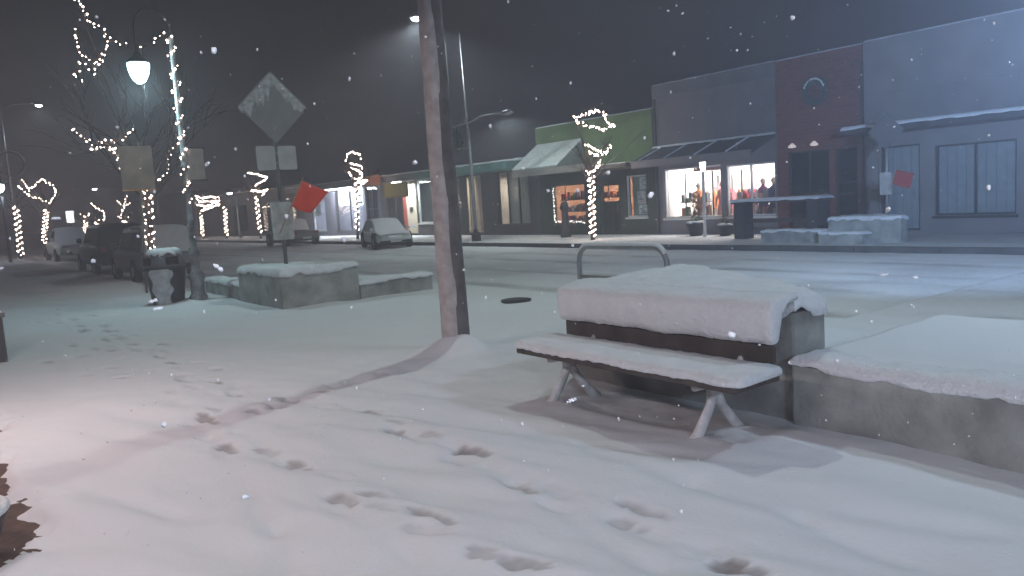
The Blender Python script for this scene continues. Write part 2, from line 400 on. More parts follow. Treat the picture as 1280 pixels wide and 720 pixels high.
# ------------------------------------------------------------------ buildings across the street
FY = 22.3
def wallgrid(mb, x0, x1, z0, z1, ops, y, t):
    xs = sorted({x0, x1, *[o[0] for o in ops], *[o[1] for o in ops]}); zs = sorted({z0, z1, *[o[2] for o in ops], *[o[3] for o in ops]})
    xs = [v for v in xs if x0 <= v <= x1]; zs = [v for v in zs if z0 <= v <= z1]
    for a, b in zip(xs, xs[1:]):
        run = None
        for c, d in zip(zs, zs[1:]):
            cx, cz = (a+b)/2, (c+d)/2
            solid = not any(o[0] < cx < o[1] and o[2] < cz < o[3] for o in ops)
            if solid: run = (run[0], d) if run else (c, d)
            if (not solid) and run: mb.box(a, b, y, y+t, *run); run = None
        if run: mb.box(a, b, y, y+t, *run)
def building(name, label, x0, x1, h, wm, ops, depth=6., inner=None, trim=None):
    """ops: (x0,x1,z0,z1,kind,pane,(nx,nz)) ; kind window/door"""
    t = thing(name, ((x0+x1)/2, FY, 0), label, 'building')
    mb = MB(); wallgrid(mb, x0, x1, -.05, h, ops, FY, .25)
    mb.box(x0, x0+.2, FY+.251, FY+depth, -.05, h-.01); mb.box(x1-.2, x1, FY+.251, FY+depth, -.05, h-.01); mb.box(x0, x1, FY+depth+.002, FY+depth+.2, -.05, h-.02)
    mb.build('wall', wm, t)
    MB().box(x0+.21, x1-.21, FY+.26, FY+depth, max(h-.7, 3.2), max(h-.5, 3.35)).build('roof', mat('roof_felt', (.1, .1, .1), .9), t)
    cap_poly('roof_snow', rect(x0+.02, x1-.02, FY+.02, FY+.24), h, .05, t, .2, .02, .02, seed=int(abs(x0)*3))
    if inner: MB().box(x0+.22, x1-.22, FY+.26, FY+depth-.01, .0, .03).build('floor', mat('shop_floor', (.3, .27, .24), .6), t)
    for o in ops:
        a, b, c, d = o[:4]; kind = o[4]; pm = o[5] if len(o) > 5 and o[5] else PANE; grid = o[6] if len(o) > 6 else (1, 1)
        fm = (o[7] if len(o) > 7 else trim) or IRON
        g = .05; fb = MB()
        y0, y1 = FY+.06, FY+.16
        fb.box(a, a+g, y0, y1, c, d); fb.box(b-g, b, y0, y1, c, d); fb.box(a+g, b-g, y0, y1, c, c+g); fb.box(a+g, b-g, y0, y1, d-g, d)
        for i in range(1, grid[0]):
            q = a+(b-a)*i/grid[0]; fb.box(q-.025, q+.025, y0+.01, y1-.01, c+g, d-g)
        for i in range(1, grid[1]):
            q = c+(d-c)*i/grid[1]; fb.box(a+g, b-g, y0+.015, y1-.015, q-.025, q+.025)
        fo = fb.build(kind, fm, t)
        for i in range(grid[0]):
            for j in range(grid[1]):
                pa, pb = a+(b-a)*i/grid[0]+.03, a+(b-a)*(i+1)/grid[0]-.03; pc, pd = c+(d-c)*j/grid[1]+.03, c+(d-c)*(j+1)/grid[1]-.03
                MB().box(pa, pb, FY+.105, FY+.112, pc, pd).build('pane', pm, fo)
        if kind == 'window':
            MB().box(a-.05, b+.05, FY-.06, FY-.002, c-.08, c-.01).build('sill', fm, fo)
        else:
            MB().tube([(b-.14, FY+.03, c+.85), (b-.14, FY+.03, c+1.15)], .015, 6).build('handle', STEEL, fo)
    return t
def room(t, x0, x1, y1, z1, m):
    mb = MB(); mb.box(x0, x1, y1, y1+.05, .03, z1); mb.box(x0-.05, x0, FY+.3, y1, .03, z1); mb.box(x1, x1+.05, FY+.3, y1, .03, z1)
    mb.box(x0-.05, x1+.05, FY+.3, y1+.05, z1+.002, z1+.05)
    return mb.build('interior_lining', m, t)

GREYW = mat('grey_render', (.17, .165, .18), .9, .18, 1.4, .3, 15)
GREENW = mat('green_boards', (.12, .18, .07), .8, .2, 2, .25, 15)
REDW = mat('red_brick_wall', (.20, .065, .06), .9, .25, 3, .4, 18)
def brickify(m, c1, c2, sc_):
    n = m.node_tree; b = n.nodes['Principled BSDF']; tc = n.nodes.new('ShaderNodeTexCoord'); mp = n.nodes.new('ShaderNodeMapping'); br = n.nodes.new('ShaderNodeTexBrick')
    mp.inputs['Rotation'].default_value = (math.pi/2, 0, 0); n.links.new(tc.outputs['Object'], mp.inputs[0]); n.links.new(mp.outputs[0], br.inputs[0])
    br.inputs['Scale'].default_value = sc_; br.inputs['Color1'].default_value = (*c1, 1); br.inputs['Color2'].default_value = (*c2, 1); br.inputs['Mortar'].default_value = (.17, .09, .085, 1)
    n.links.new(br.outputs[0], b.inputs['Base Color'])
brickify(REDW, (.20, .06, .055), (.13, .04, .04), 2.2)
PALEW = mat('pale_render', (.24, .23, .24), .9, .15, 1.2, .3, 15)
TEALF = mat('teal_fascia', (.10, .22, .19), .7, .15, 2)
CREAM = mat('cream_panel', (.62, .55, .44), .8, .08, 3)
WHITEW = mat('white_lining', (.78, .76, .74), .8, .05, 2)
DARKW = mat('dark_shopfront', (.06, .055, .06), .8, .25, 2)
WFRAME = mat('white_frame', (.7, .7, .68), .6, .08, 5)
GFRAME = mat('dark_green_frame', (.035, .06, .045), .6, .15, 5)

# ---- grey shop with the bright window
gs = building('grey_shop', 'long grey rendered shop with a blazing bright wide display window', -20.35, -15.12, 5.5, GREYW,
              [(-19.95, -17.35, .62, 2.42, 'window', None, (1, 1)), (-17.15, -15.2, .62, 2.36, 'window', None, (2, 1))], 6, True, WFRAME)
room(gs, -20.1, -15.35, 25.6, 2.9, WHITEW)
cl = MB(); [cl.box(x-.6, x+.6, 23.2, 23.35, 2.82, 2.88) for x in (-19.2, -17.8, -16.3)]
cl.build('ceiling_light', emat('shop_tube', (1, .9, .86), 14), gs)
light('AREA', 'shop_light', (-17.7, 24.0, 2.8), 620, (1, .88, .84), gs, 4.2, 1.6, (-17.7, 24.0, 0))
# green shop
gr = building('green_shop', 'olive green boarded shop with a sloping pale awning and warm lit window', -27.3, -20.37, 4.7, mat('dark_green_front', (.05, .062, .045), .8, .2, 2),
              [(-26.4, -24.3, .46, 2.16, 'window', None, (1, 1)), (-23.4, -22.3, .1, 2.03, 'door', None, (1, 1)), (-21.9, -20.82, .7, 2.3, 'window', None, (1, 1), WFRAME)], 6, True, GFRAME)
room(gr, -26.9, -20.6, 25.2, 2.6, mat('warm_lining', (.42, .27, .2), .8, .2, 2))
MB().box(-26, -24.8, 23.4, 23.5, 2.5, 2.57).build('ceiling_light', emat('warm_tube', (1, .66, .42), 12), gr)
light('AREA', 'shop_light', (-25.2, 23.6, 2.5), 170, (1, .66, .45), gr, 1.6, .8, (-25.2, 23.9, 0))
light('AREA', 'door_light', (-22.8, 23.6, 2.5), 45, (1, .5, .3), gr, .8, .6, (-22.8, 23.9, 0))
MB().box(-27.25, -24.35, FY-.03, FY-.002, 2.25, 2.6).build('fascia_board', GFRAME, gr)
# red building and the pale one on the right
rd = building('red_shop', 'narrow dark red brick shop between two grey buildings', -15.1, -12.22, 5.48, REDW,
              [(-14.7, -13.3, .12, 2.6, 'door', DPANE, (2, 1)), (-13.1, -12.4, .5, 2.6, 'window', DPANE, (1, 2))], 6, False)
pb = building('pale_shop', 'broad pale grey rendered building at the right end of the row', -12.2, 6, 5.52, PALEW,
              [(-11.7, -10.6, .1, 2.5, 'door', None, (1, 1)), (-10.2, -8.2, .5, 2.4, 'window', None, (2, 1)), (-7.4, -4.4, .6, 2.4, 'window', None, (2, 1)), (-3, 1, .6, 2.4, 'window', None, (3, 1))], 7, False)
MB().box(-12.1, 5.9, 20.9, 22.28, 2.86, 3.02).build('canopy', DARKW, pb); cap_poly('canopy_snow', rect(-12.1, 5.9, 20.9, 22.26), 3.02, .08, pb, .2, seed=4)
MB().box(-12.0, 5.8, FY-.06, FY-.002, 4.0, 4.1).build('cornice', PALEW, pb)
# shop row to the left of the green shop
tc_ = building('teal_fascia_shop', 'low shop with a teal fascia and tall windows left of the sloping awning', -35.6, -27.32, 3.5, DARKW,
              [(-35.2, -33.6, .6, 2.95, 'window', DPANE, (1, 2)), (-33.1, -31.75, .15, 2.95, 'door', None, (2, 1), CREAM), (-30.5, -28.0, .5, 3.0, 'window', None, (3, 1))], 6, True)
room(tc_, -35.3, -27.6, 24.6, 3.1, mat('dim_lining', (.45, .43, .4), .8, .15, 2))
MB().box(-32.6, -32.2, 23.3, 23.4, 3.0, 3.06).build('ceiling_light', emat('warm_tube', (1, .66, .42), 12), tc_)
light('AREA', 'shop_light', (-32.3, 23.4, 2.95), 170, (1, .82, .66), tc_, 1.2, .6, (-32.3, 23.2, 0))
bl = MB()
for i in range(9): bl.box(-29.7+i*.19, -29.55+i*.19, FY+.2, FY+.215, .56, 2.95)
bl.build('blind', mat('blind_cloth', (.36, .42, .40), .9, .1, 6), tc_)
MB().box(-36.0, -27.9, 21.05, 22.28, 3.02, 3.4).build('canopy', TEALF, tc_); cap_poly('canopy_snow', rect(-36.0, -27.9, 21.05, 22.26), 3.4, .05, tc_, .2, seed=14)
ws = building('white_window_shop', 'low shop with white framed window and cream panel beside the yellow sign', -42.2, -35.62, 3.5, DARKW,
              [(-41.6, -39.6, .3, 3.0, 'window', DPANE, (2, 1)), (-37.95, -36.1, .7, 3.05, 'window', None, (1, 1), WFRAME)], 6, True)
room(ws, -41.9, -35.9, 24.4, 3.1, mat('teal_lining', (.32, .36, .36), .8, .2, 2))
light('AREA', 'shop_light', (-37.2, 23.2, 2.95), 120, (.9, 1, 1), ws, 1.0, .6, (-37.2, 23.2, 0))
MB().box(-39.1, -38.05, FY-.04, FY-.003, .15, 2.9).build('panel', CREAM, ws)
MB().box(-39.5, -39.12, FY-.04, FY-.003, .15, 2.9).build('panel', mat('red_panel', (.35, .06, .05), .7), ws)
MB().box(-38.75, -38.4, FY-.07, FY-.042, 1.35, 1.6).build('letter_box', DARK, ws)
MB().box(-42.2, -36.02, 21.05, 22.28, 3.05, 3.42).build('canopy', mat('grey_fascia', (.2, .2, .21), .8, .1, 3), ws); cap_poly('canopy_snow', rect(-42.2, -36.02, 21.05, 22.26), 3.42, .05, ws, .2, seed=15)
MB().ball((-38.9, 21.6, 3.03), .5, (1, .35, .08)).build('soffit_lamp', emat('cold_lamp', (.92, 1, 1), 22), ws, True)
light('AREA', 'soffit_light', (-38.2, 21.6, 2.95), 190, (.92, 1, 1), ws, 2.0, .3, (-38.2, 21.7, 0))
ps = building('poster_shop', 'low shop with large white posters under a strip light', -54, -42.22, 3.5, mat('blue_grey_front', (.12, .12, .16), .8, .2, 2),
              [(-52.4, -50.3, .4, 2.7, 'window', None, (1, 2), WFRAME), (-48.7, -44.5, .3, 3.05, 'window', None, (2, 1)), (-44.2, -42.6, .3, 3.0, 'window', DPANE, (2, 2))], 6, True)
room(ps, -53.7, -42.5, 24.8, 3.1, mat('blue_lining', (.3, .3, .38), .8, .3, 1.2))
light('AREA', 'shop_light', (-51, 23.2, 2.95), 400, (.85, .92, 1), ps, 2.4, .6, (-51, 23.2, 0))
MB().box(-54, -42.22, 21.05, 22.28, 3.08, 3.44).build('canopy', mat('grey_fascia', (.2, .2, .21)), ps); cap_poly('canopy_snow', rect(-54, -42.22, 21.05, 22.26), 3.44, .05, ps, .2, seed=16)
MB().box(-48.8, -44.6, 21.5, 21.65, 3.0, 3.06).build('soffit_lamp', emat('cold_lamp', (.92, 1, 1), 22), ps)
light('AREA', 'soffit_light', (-46.7, 21.5, 2.95), 480, (.9, .95, 1), ps, 4.0, .3, (-46.7, 22.2, 1.2))
fr_ = building('dim_far_shop', 'dim dark row of shops receding beyond the poster windows', -80, -54.02, 3.7, DARKW,
              [(-57.6, -55.2, .4, 2.9, 'window', DPANE, (2, 1)), (-63, -60, .4, 2.7, 'window', DPANE, (2, 1)), (-70, -66, .4, 2.7, 'window', DPANE, (2, 1))], 6, False)
f2 = building('far_end_shop', 'farthest dark building at the left end of the far side', -112, -80.5, 4.6, GREYW,
              [(-90, -86, .4, 2.7, 'window', DPANE, (2, 1))], 8, False)
# awnings and fittings of the green and grey shops
AW = mat('awning_cloth', (.36, .40, .38), .85, .08, 2, .2, 20)
a0, a1 = -27.18, -24.2
am = MB(); am.extrude([(a0, FY-.01, 3.92), (a0, FY-.01, 2.9), (a0, 20.8, 2.62), (a0, 20.8, 2.86)], (a1-a0, 0, 0))
aw = am.build('awning', AW, gr)
va = MB().box(a0, -22.45, 20.77, 20.795, 2.6, 2.87).build('valance', mat('valance_cloth', (.22, .20, .18), .85, .1, 4), gr)
MB().box(-24.18, -20.4, 20.8, FY-.01, 2.58, 2.74).build('flat_canopy', mat('canopy_dark', (.10, .095, .085), .8, .2, 3), gr)
cap_poly('canopy_snow', rect(-24.15, -20.42, 20.82, FY-.03), 2.74, .035, gr, .2, .01, .02, seed=18)
awsn = [(a0, FY-.02, 3.95), (a1, FY-.02, 3.95), (a1, 20.79, 2.89), (a0, 20.79, 2.89)]
MB().extrude(awsn, (0, -.03, .05)).build('awning_snow', mat('thin_snow', (.55, .58, .57), .85, .12, 3, .3, 25), gr)
for xx in (-23.2, -21.4):
    MB().tube([(xx, 20.9, 2.76), (xx+.6, FY-.01, 3.95)], .018, 6).build('stay_rod', STEEL, gr)
# lettering on the valance
tcu = bpy.data.curves.new('lettering', 'FONT'); tcu.body = 'New Colors & Co'; tcu.size = .2; tcu.extrude = .002
tmp = bpy.data.objects.new('tmp_text', tcu); col.objects.link(tmp)
tcu.materials.append(mat('letter_paint', (.09, .085, .08), .8))
bpy.context.view_layer.update()
tme = bpy.data.meshes.new_from_object(tmp.evaluated_get(bpy.context.evaluated_depsgraph_get())); bpy.data.objects.remove(tmp)
to = bpy.data.objects.new('lettering', tme); col.objects.link(to); to.parent = va; to['kind'] = 'stuff'
to.location = Vector((-26.5, 20.762, 2.68)) - gr.location; to.rotation_euler = (math.pi/2, 0, 0)
gm = MB(); gm.extrude([(-20.3, FY-.01, 3.25), (-20.3, FY-.01, 3.15), (-20.3, 21.0, 2.62), (-20.3, 21.0, 2.74)], (5.15, 0, 0))
ga = gm.build('awning', mat('awning_dark', (.085, .085, .10), .8, .2, 3), gs)
for xx in (-19.9, -18.7, -17.4, -16.1):
    MB().tube([(xx, 20.98, 2.77), (xx+.02, FY-.02, 3.28)], .03, 6).build('snow_rib', SNOW, ga)
cap_poly('awning_snow', rect(-20.3, -15.15, FY-.14, FY-.01), 3.25, .05, gs, .2, seed=19)
MB().box(-20.3, -15.15, 20.97, 21.0, 2.5, 2.76).build('valance', mat('valance_grey', (.2, .19, .2), .85, .1, 4), gs)
MB().tube([(-17.22, 21.2, .02), (-17.22, 21.2, 2.6)], .05, 10).build('canopy_post', WFRAME, gs, True)
MB().lathe([(.05, 0), (.09, .12), (.11, .38), (.02, .42)], (-17.22, 21.2, 2.2), 12).build('post_lamp', emat('post_lamp', (1, .96, 1), 9), gs, True)
for i, xx in enumerate((-14.3, -13.55)):
    MB().lathe([(.03, .1), (.13, 0), (.1, -.04), (.02, -.05)], (xx, 21.9, 2.75), 10).build('entrance_lamp', emat('entrance_lamp', (1, .75, .6), .45), rd, True)

# ---- things inside and outside the shop windows
def garment_rail(x0, x1, y, n, label, pal):
    t = thing('clothes_rail', ((x0+x1)/2, y, .03), label, 'clothes rail')
    MB().tube([(x0, y, .03), (x0, y, 1.6), (x1, y, 1.6), (x1, y, .03)], .02, 6).build('frame', STEEL, t)
    for i in range(n):
        q = x0+(x1-x0)*(i+.5)/n; hgt = random.uniform(.6, 1.05); wd = (x1-x0)/n*.4
        MB().extrude([(q-wd*.25, y-.18, 1.52), (q-wd, y-.2, 1.4), (q-wd*1.1, y-.22, 1.52-hgt), (q+wd*1.1, y-.2, 1.52-hgt), (q+wd, y-.2, 1.4), (q+wd*.25, y-.18, 1.52)], (0, .3, 0)).build('garment', mat(f'cloth_{random.choice(pal)}', COLS[pal[i % len(pal)]] if False else (.5, .5, .5)) if False else cloth(pal[i % len(pal)]), t)
    return t
COLS = {'red': (.45, .05, .06), 'pink': (.6, .3, .32), 'brown': (.22, .11, .06), 'orange': (.6, .22, .08), 'navy': (.05, .06, .14), 'white': (.75, .74, .72), 'green': (.12, .2, .1), 'grey': (.25, .25, .27), 'black': (.03, .03, .035), 'plum': (.16, .07, .14)}
def cloth(k): return mat('cloth_'+k, COLS[k], .9, .15, 8)
def mannequin(x, y, z, k, label):
    t = thing('mannequin', (x, y, z), label, 'mannequin')
    MB().lathe([(.13, 0), (.13, .02), (.02, .03), (.02, .45)], (x, y, z), 10).build('stand', STEEL, t)
    MB().lathe([(.22, .38), (.17, .75), (.13, .95), (.18, 1.18), (.17, 1.32), (.06, 1.4), (.05, 1.46)], (x, y, z), 12).build('dressed_torso', cloth(k), t, True)
    MB().ball((x, y, z+1.56), .1, (1, 1, 1.25)).build('head', mat('mannequin_skin', (.65, .55, .48)), t, True)
    for s in (-1, 1):
        MB().tube([(x+s*.17, y, z+1.28), (x+s*.25, y-.02, z+1.0), (x+s*.22, y-.1, z+.78)], [.05, .042, .035], 8).build('arm', cloth(k), t, True)
mannequin(-18.9, 23.0, .2, 'orange', 'mannequin in orange standing in the left half of the bright grey shop window')
mannequin(-18.0, 23.2, .2, 'pink', 'mannequin in pink in the bright grey shop window beside the white post')
mannequin(-16.15, 23.0, .2, 'plum', 'mannequin in dark plum in the right half of the bright shop window')
garment_rail(-18.6, -17.4, 24.2, 6, 'rail of brown and red clothes deep inside the bright grey shop', ['brown', 'red', 'pink', 'brown'])
garment_rail(-17.0, -16.5, 23.4, 3, 'short rail of navy and red clothes by the right shop window', ['navy', 'red', 'white'])
def shelf(x0, x1, y, z0, label, pal, rows=3):
    t = thing('display_shelf', ((x0+x1)/2, y, z0), label, 'shelf')
    for r in range(rows):
        z = z0 + .12 + r*.5
        MB().box(x0, x1, y-.16, y+.16, z-.03, z).build('board', mat('shelf_wood', (.3, .2, .12), .7, .2, 6), t)
        q = x0+.04
        while q < x1-.12:
            wd = random.uniform(.06, .16); hh = random.uniform(.1, .36)
            MB().box(q, q+wd, y-.1, y+.08, z+.001, z+hh).build('goods', cloth(random.choice(pal)), t)
            q += wd + random.uniform(.02, .1)
    for xx in (x0+.02, x1-.02): MB().box(xx-.02, xx+.02, y+.162, y+.2, z0-.1, z0+1.7).build('upright', DARK, t)
shelf(-26.35, -24.4, 22.85, .38, 'display shelf of small goods behind the green shop window', ['brown', 'red', 'white', 'grey', 'green', 'navy'])
shelf(-23.9, -22.4, 23.1, .4, 'shelf of red and orange goods seen through the green shop door', ['red', 'orange', 'white', 'pink'])
shelf(-19.9, -19.2, 25.2, .4, 'shelf of small goods against the back wall of the bright grey shop', ['white', 'brown', 'pink', 'green'])
shelf(-15.95, -15.4, 24.6, .4, 'shelf of goods at the right end of the bright grey shop', ['red', 'pink', 'white', 'brown'])
shelf(-19.6, -18.3, 22.9, .55, 'low shelf of mixed goods just inside the left half of the bright window', ['white', 'brown', 'green', 'orange', 'plum', 'grey'], 2)
shelf(-17.05, -15.5, 22.85, .5, 'low shelf of mixed goods just inside the right half of the bright window', ['navy', 'red', 'white', 'grey', 'brown', 'pink'], 2)
garment_rail(-19.9, -19.0, 24.3, 6, 'rail of pale and orange clothes at the left of the bright shop', ['white', 'orange', 'brown', 'grey'])
garment_rail(-16.4, -15.5, 24.0, 6, 'rail of red and white clothes at the right of the bright shop', ['red', 'white', 'plum', 'pink'])
mannequin(-15.7, 22.95, .2, 'navy', 'mannequin in navy at the far right of the bright shop window')
MB().box(-18.7, -17.3, FY+.2, FY+.22, 2.25, 2.42).build('header_sign', cloth('pink'), gs)
MB().box(-20.3, -15.15, FY-.05, FY-.002, 5.05, 5.13).build('cornice', GREYW, gs)
for xx in (-20.3, -12.3): MB().tube([(xx+.1, FY-.07, .05), (xx+.1, FY-.07, 5.0)], .045, 8).build('downpipe', DARKW, gs if xx < -15 else pb, True)
for xx in (-12.1, -7.9, -3.6): MB().box(xx, xx+.35, FY-.06, FY-.003, .0, 2.84).build('pilaster', PALEW, pb)
for k in range(12): MB().box(-27.28, -20.39, FY-.03, FY-.002, 2.72+k*.165, 2.72+k*.165+.158).build('board', GREENW, gr)
t = thing('string_lights', (-25.4, FY, .5), 'string of small lights framing the left and bottom of the green shop window', 'string lights')
bm_ = MB()
gpth = [(-26.34, FY+.03, 2.05), (-26.32, FY+.03, .56), (-24.4, FY+.03, .56)]
MB().tube(gpth, .006, 4, False).build('wire', RUBBER, t)
for a_, b_ in zip(gpth, gpth[1:]):
    for k in range(22): p = Vector(a_).lerp(Vector(b_), (k+random.random()*.7)/22); bm_.octa((p.x+random.uniform(-.04, .04), p.y, p.z+random.uniform(-.05, .05)), .024)
tag(bm_.build('bulbs', emat('bulb_white', (1, .9, .85), 6, False), t), kind='stuff')
PAPER = mat('paper', (.78, .78, .78), .8, .05, 5)
def poster(x0, x1, z0, z1, label, y=FY+.19, marks=4, m=None):
    t = thing('poster', ((x0+x1)/2, y, z0), label, 'poster')
    MB().box(x0, x1, y, y+.006, z0, z1).build('sheet', m or PAPER, t)
    for i in range(marks):
        a = random.uniform(x0+.1*(x1-x0), x0+.5*(x1-x0)); b = random.uniform(a+.1*(x1-x0), x1-.08*(x1-x0)); c = z0+(z1-z0)*(.12+.8*i/max(1, marks)); 
        MB().box(a, b, y-.004, y-.0005, c, c+(z1-z0)*random.uniform(.04, .13)).build('printed_patch', cloth(random.choice(['grey', 'black', 'pink', 'navy'])), t)
poster(-48.5, -46.7, 1.95, 3.0, 'large white poster in the left pane of the poster shop'); poster(-46.5, -44.6, 1.9, 3.0, 'large white poster with red mark in the right pane of the poster shop')
poster(-52.3, -51.4, 1.4, 2.6, 'white poster in the narrow white window of the poster shop')
poster(-44.1, -43.5, 2.25, 2.9, 'small white notice in the square-paned poster shop window')
poster(-21.35, -20.95, 1.75, 2.2, 'white notice at the top of the green shop side window'); poster(-21.5, -21.05, 1.2, 1.68, 'grey notice in the middle of the green shop side window'); poster(-21.45, -20.95, .8, 1.15, 'crumpled notice low in the green shop side window')
MB().box(-23.34, -22.36, FY+.118, FY+.13, .15, 1.35).build('door_panel', mat('door_dark', (.05, .035, .03), .7), gr)
MB().box(-21.85, -20.87, FY+.32, FY+.34, .72, 2.28).build('notice_board', mat('board_green', (.30, .38, .30), .9, .1, 3), gr)
light('AREA', 'notice_light', (-21.4, FY+.2, 2.5), 16, (.95, 1, .9), gr, .8, .1, (-21.4, FY+.22, 0))
def hang_sign(x0, x1, z0, z1, y, c, label, b, nm):
    t = thing('hanging_sign', ((x0+x1)/2, y, z0), label, 'sign')
    MB().box(x0, x1, y-.03, y+.03, z0, z1).build('board', mat(nm, c, .7, .12, 4), t, bevel=.01)
    fm = MB(); g = .05
    fm.box(x0-.01, x1+.01, y-.05, y-.032, z1-g, z1+.01); fm.box(x0-.01, x1+.01, y-.05, y-.032, z0-.01, z0+g)
    fm.build('rim', mat(nm+'_rim', tuple(q*.7 for q in c), .7), t)
    for xx in (x0+.15, x1-.15): MB().tube([(xx, y, z1), (xx, y, b)], .012, 6).build('bracket', IRON, t)
hang_sign(-38.2-.9, -36.35-.2, 2.18, 2.95, 20.95, (.28, .24, .05), 'square yellow sign hanging from the canopy beside the white window', 3.1, 'yellow_sign')
hang_sign(-41.3, -39.3, 2.95, 3.5, 20.85, (.30, .12, .06), 'orange brown sign board fixed to the canopy fascia', 3.55, 'orange_sign')
def shop_pot(x, y, label, s=1.):
    t = thing('potted_shrub', (x, y, .02), label, 'plant pot')
    MB().lathe([(.2*s, 0), (.3*s, .32*s), (.33*s, .34*s), (.33*s, .4*s), (.27*s, .4*s)], (x, y, .02), 16).build('pot', DARK, t, True)
    fo = MB()
    for i in range(70):
        a = random.uniform(0, 6.28); r = random.uniform(.02, .26*s); z = .42*s+random.uniform(0, .38*s)*(1-r/(.4*s))
        c = Vector((x+r*math.cos(a), y+r*math.sin(a), z+.02)); d = Vector((random.uniform(-1, 1), random.uniform(-1, 1), random.uniform(.2, 1))).normalized()*.08*s
        e = d.cross(Vector((random.random(), random.random(), random.random()))).normalized()*.03*s
        fo.add([c-d, c+e, c+d, c-e], [(0, 1, 2, 3)])
    fo.build('foliage', mat('evergreen', (.05, .075, .04), .8, .3, 9), t)
    cap_poly('snow_cap', [(x+.3*s*math.cos(k), y+.3*s*math.sin(k)) for k in np.linspace(0, 6.28, 12)[:-1]], .42*s, .09*s, t, .08, .02, .02, seed=int(abs(x)*9))
shop_pot(-17.94, 21.6, 'snowy shrub in a dark pot under the left of the bright window', 1.05); shop_pot(-16.7, 21.6, 'snowy shrub in a dark pot beside the white canopy post', .85)
# slim post before the green shop's window
t = thing('waste_post', (-24.0, 20.9, .02), 'slim dark grey standing post before the green shop window', 'post')
MB().lathe([(.22, 0), (.22, .12), (.15, .3), (.13, 1.05), (.16, 1.1), (.16, 1.35), (.08, 1.45)], (-24.0, 20.9, .02), 14).build('body', mat('post_grey', (.07, .07, .075), .6, .2, 6), t, True)
MB().box(-24.09, -23.91, 20.72, 20.745, 1.14, 1.28).build('slot', RUBBER, t)

for a_, b_, c_, d_ in ((-11.7, -10.6, .1, 2.5), (-10.2, -8.2, .5, 2.4), (-7.4, -4.4, .6, 2.4), (-3, 1, .6, 2.4)):  # pale slats added behind the panes, standing in for haze over dark glass
    k_ = int((b_-a_)/.25)
    for q_ in range(k_): MB().box(a_+.03+(b_-a_-.06)*q_/k_, a_+.02+(b_-a_-.06)*(q_+1)/k_, FY+.15, FY+.16+.02*(q_ % 2), c_+.05, d_-.05).build('haze_slat', mat('haze_slat_tone', (.45, .46, .5), .9, .1, 5), pb)
# wall wreath on the red shop
def wreath(c, r, normal_y, label, nm='wreath', lit=False):
    t = thing(nm, c, label, 'wreath'); fo = MB(); rb = MB(); c = Vector(c)
    for i in range(230):
        a = random.uniform(0, 6.28); q = r + random.gauss(0, r*.16)
        p = c + Vector((q*math.cos(a), random.uniform(-.06, .06), q*math.sin(a)))
        d = Vector((random.uniform(-1, 1), random.uniform(-1, .2), random.uniform(-1, 1))).normalized()*.11
        e = d.cross(Vector((0, 1, .3))).normalized()*.025
        fo.add([p-d, p+e, p+d, p-e], [(0, 1, 2, 3)])
    fo.build('needles', mat('wreath_green', (.06, .10, .10), .8, .3, 9), t)
    P = [c + Vector((r*math.cos(a), 0, r*math.sin(a))) for a in np.linspace(0, 6.28, 25)]
    rb.tube(P, .05, 6, False).build('ring', mat('wreath_ring', (.05, .06, .06)), t)
    sp = [c + Vector(((r+.02)*math.cos(a), -.03, (r+.06)*math.sin(a))) for a in np.linspace(.3, 2.8, 14)]
    MB().tube(sp, .035, 6).build('snow', SNOW, t)
    return t
wreath((-13.7, FY-.08, 4.35), .32, 1, 'round wreath high on the red brick shop wall')

# ------------------------------------------------------------------ street furniture
# near utility pole with its street light (above the frame)
PB = gp(572, 432, .12); PB.z = 0; PT = aty(537, 0, PB.y)
ax = (PT-PB)/PT.z
up = thing('utility_pole', (PB.x, PB.y, 0), 'tall grey brown wooden pole rising from the snow mid picture', 'utility pole')
P0 = Vector((PB.x, PB.y, -.2))
pp = [P0 + Vector((ax.x*(z+.2), ax.y*(z+.2), z+.2)) for z in np.linspace(-.2, 10.5, 24)]
MB().tube(pp, [.150-.0035*i for i in range(24)], 18).build('shaft', WOODP, up, True)
# thin snow blown onto the windward side
sm = MB(); V = []; zz_ = np.linspace(.05, 8, 90)
for k, z in enumerate(zz_):
    c = P0 + Vector((ax.x*(z+.2), ax.y*(z+.2), z+.2)); r = .150-.0035*(z/10.7*23)
    wob = vnoise(np.array([z]), np.array([0.]), 2.2, 8)[0]; hw = 1.15 + wob*.6
    for j in range(7):
        th_ = rad(275) + (j/6-.5)*2*hw
        V.append(c + Vector((math.cos(th_), math.sin(th_), 0))*(r + (.011 if 0 < j < 6 else -.004)))
sm.add(V, [(k*7+j, k*7+j+1, (k+1)*7+j+1, (k+1)*7+j) for k in range(89) for j in range(6)])
sm.build('snow_coat', mat('crusted_snow', (.50, .46, .455), .85, .22, 9, .7, 40), up, True)
LH = P0 + Vector((-1.6, 4.7, 9.9))
top = pp[-3]
MB().tube([top+Vector((0, 0, -.8)), top+Vector((-.5, 1.5, -.15)), LH+Vector((.35, -1.0, .1)), LH+Vector((.1, -.3, .08))], [.05, .045, .035, .03], 10).build('arm', STEEL, up, True)
lu = MB().ball(LH, .38, (.55, 1, .28), 0, 14, 8).build('luminaire', STEEL, up, True)
MB().box(LH.x-.13, LH.x+.13, LH.y-.26, LH.y+.26, LH.z-.13, LH.z-.118).build('lens', emat('led_lens', (.72, 1, .95), 40, False), lu)
light('SPOT', 'street_light', LH+Vector((0, 0, -.16)), 1200, (.84, 1, .95), lu, .09, target=LH+Vector((.3, -2.2, -9)), spot=rad(138))

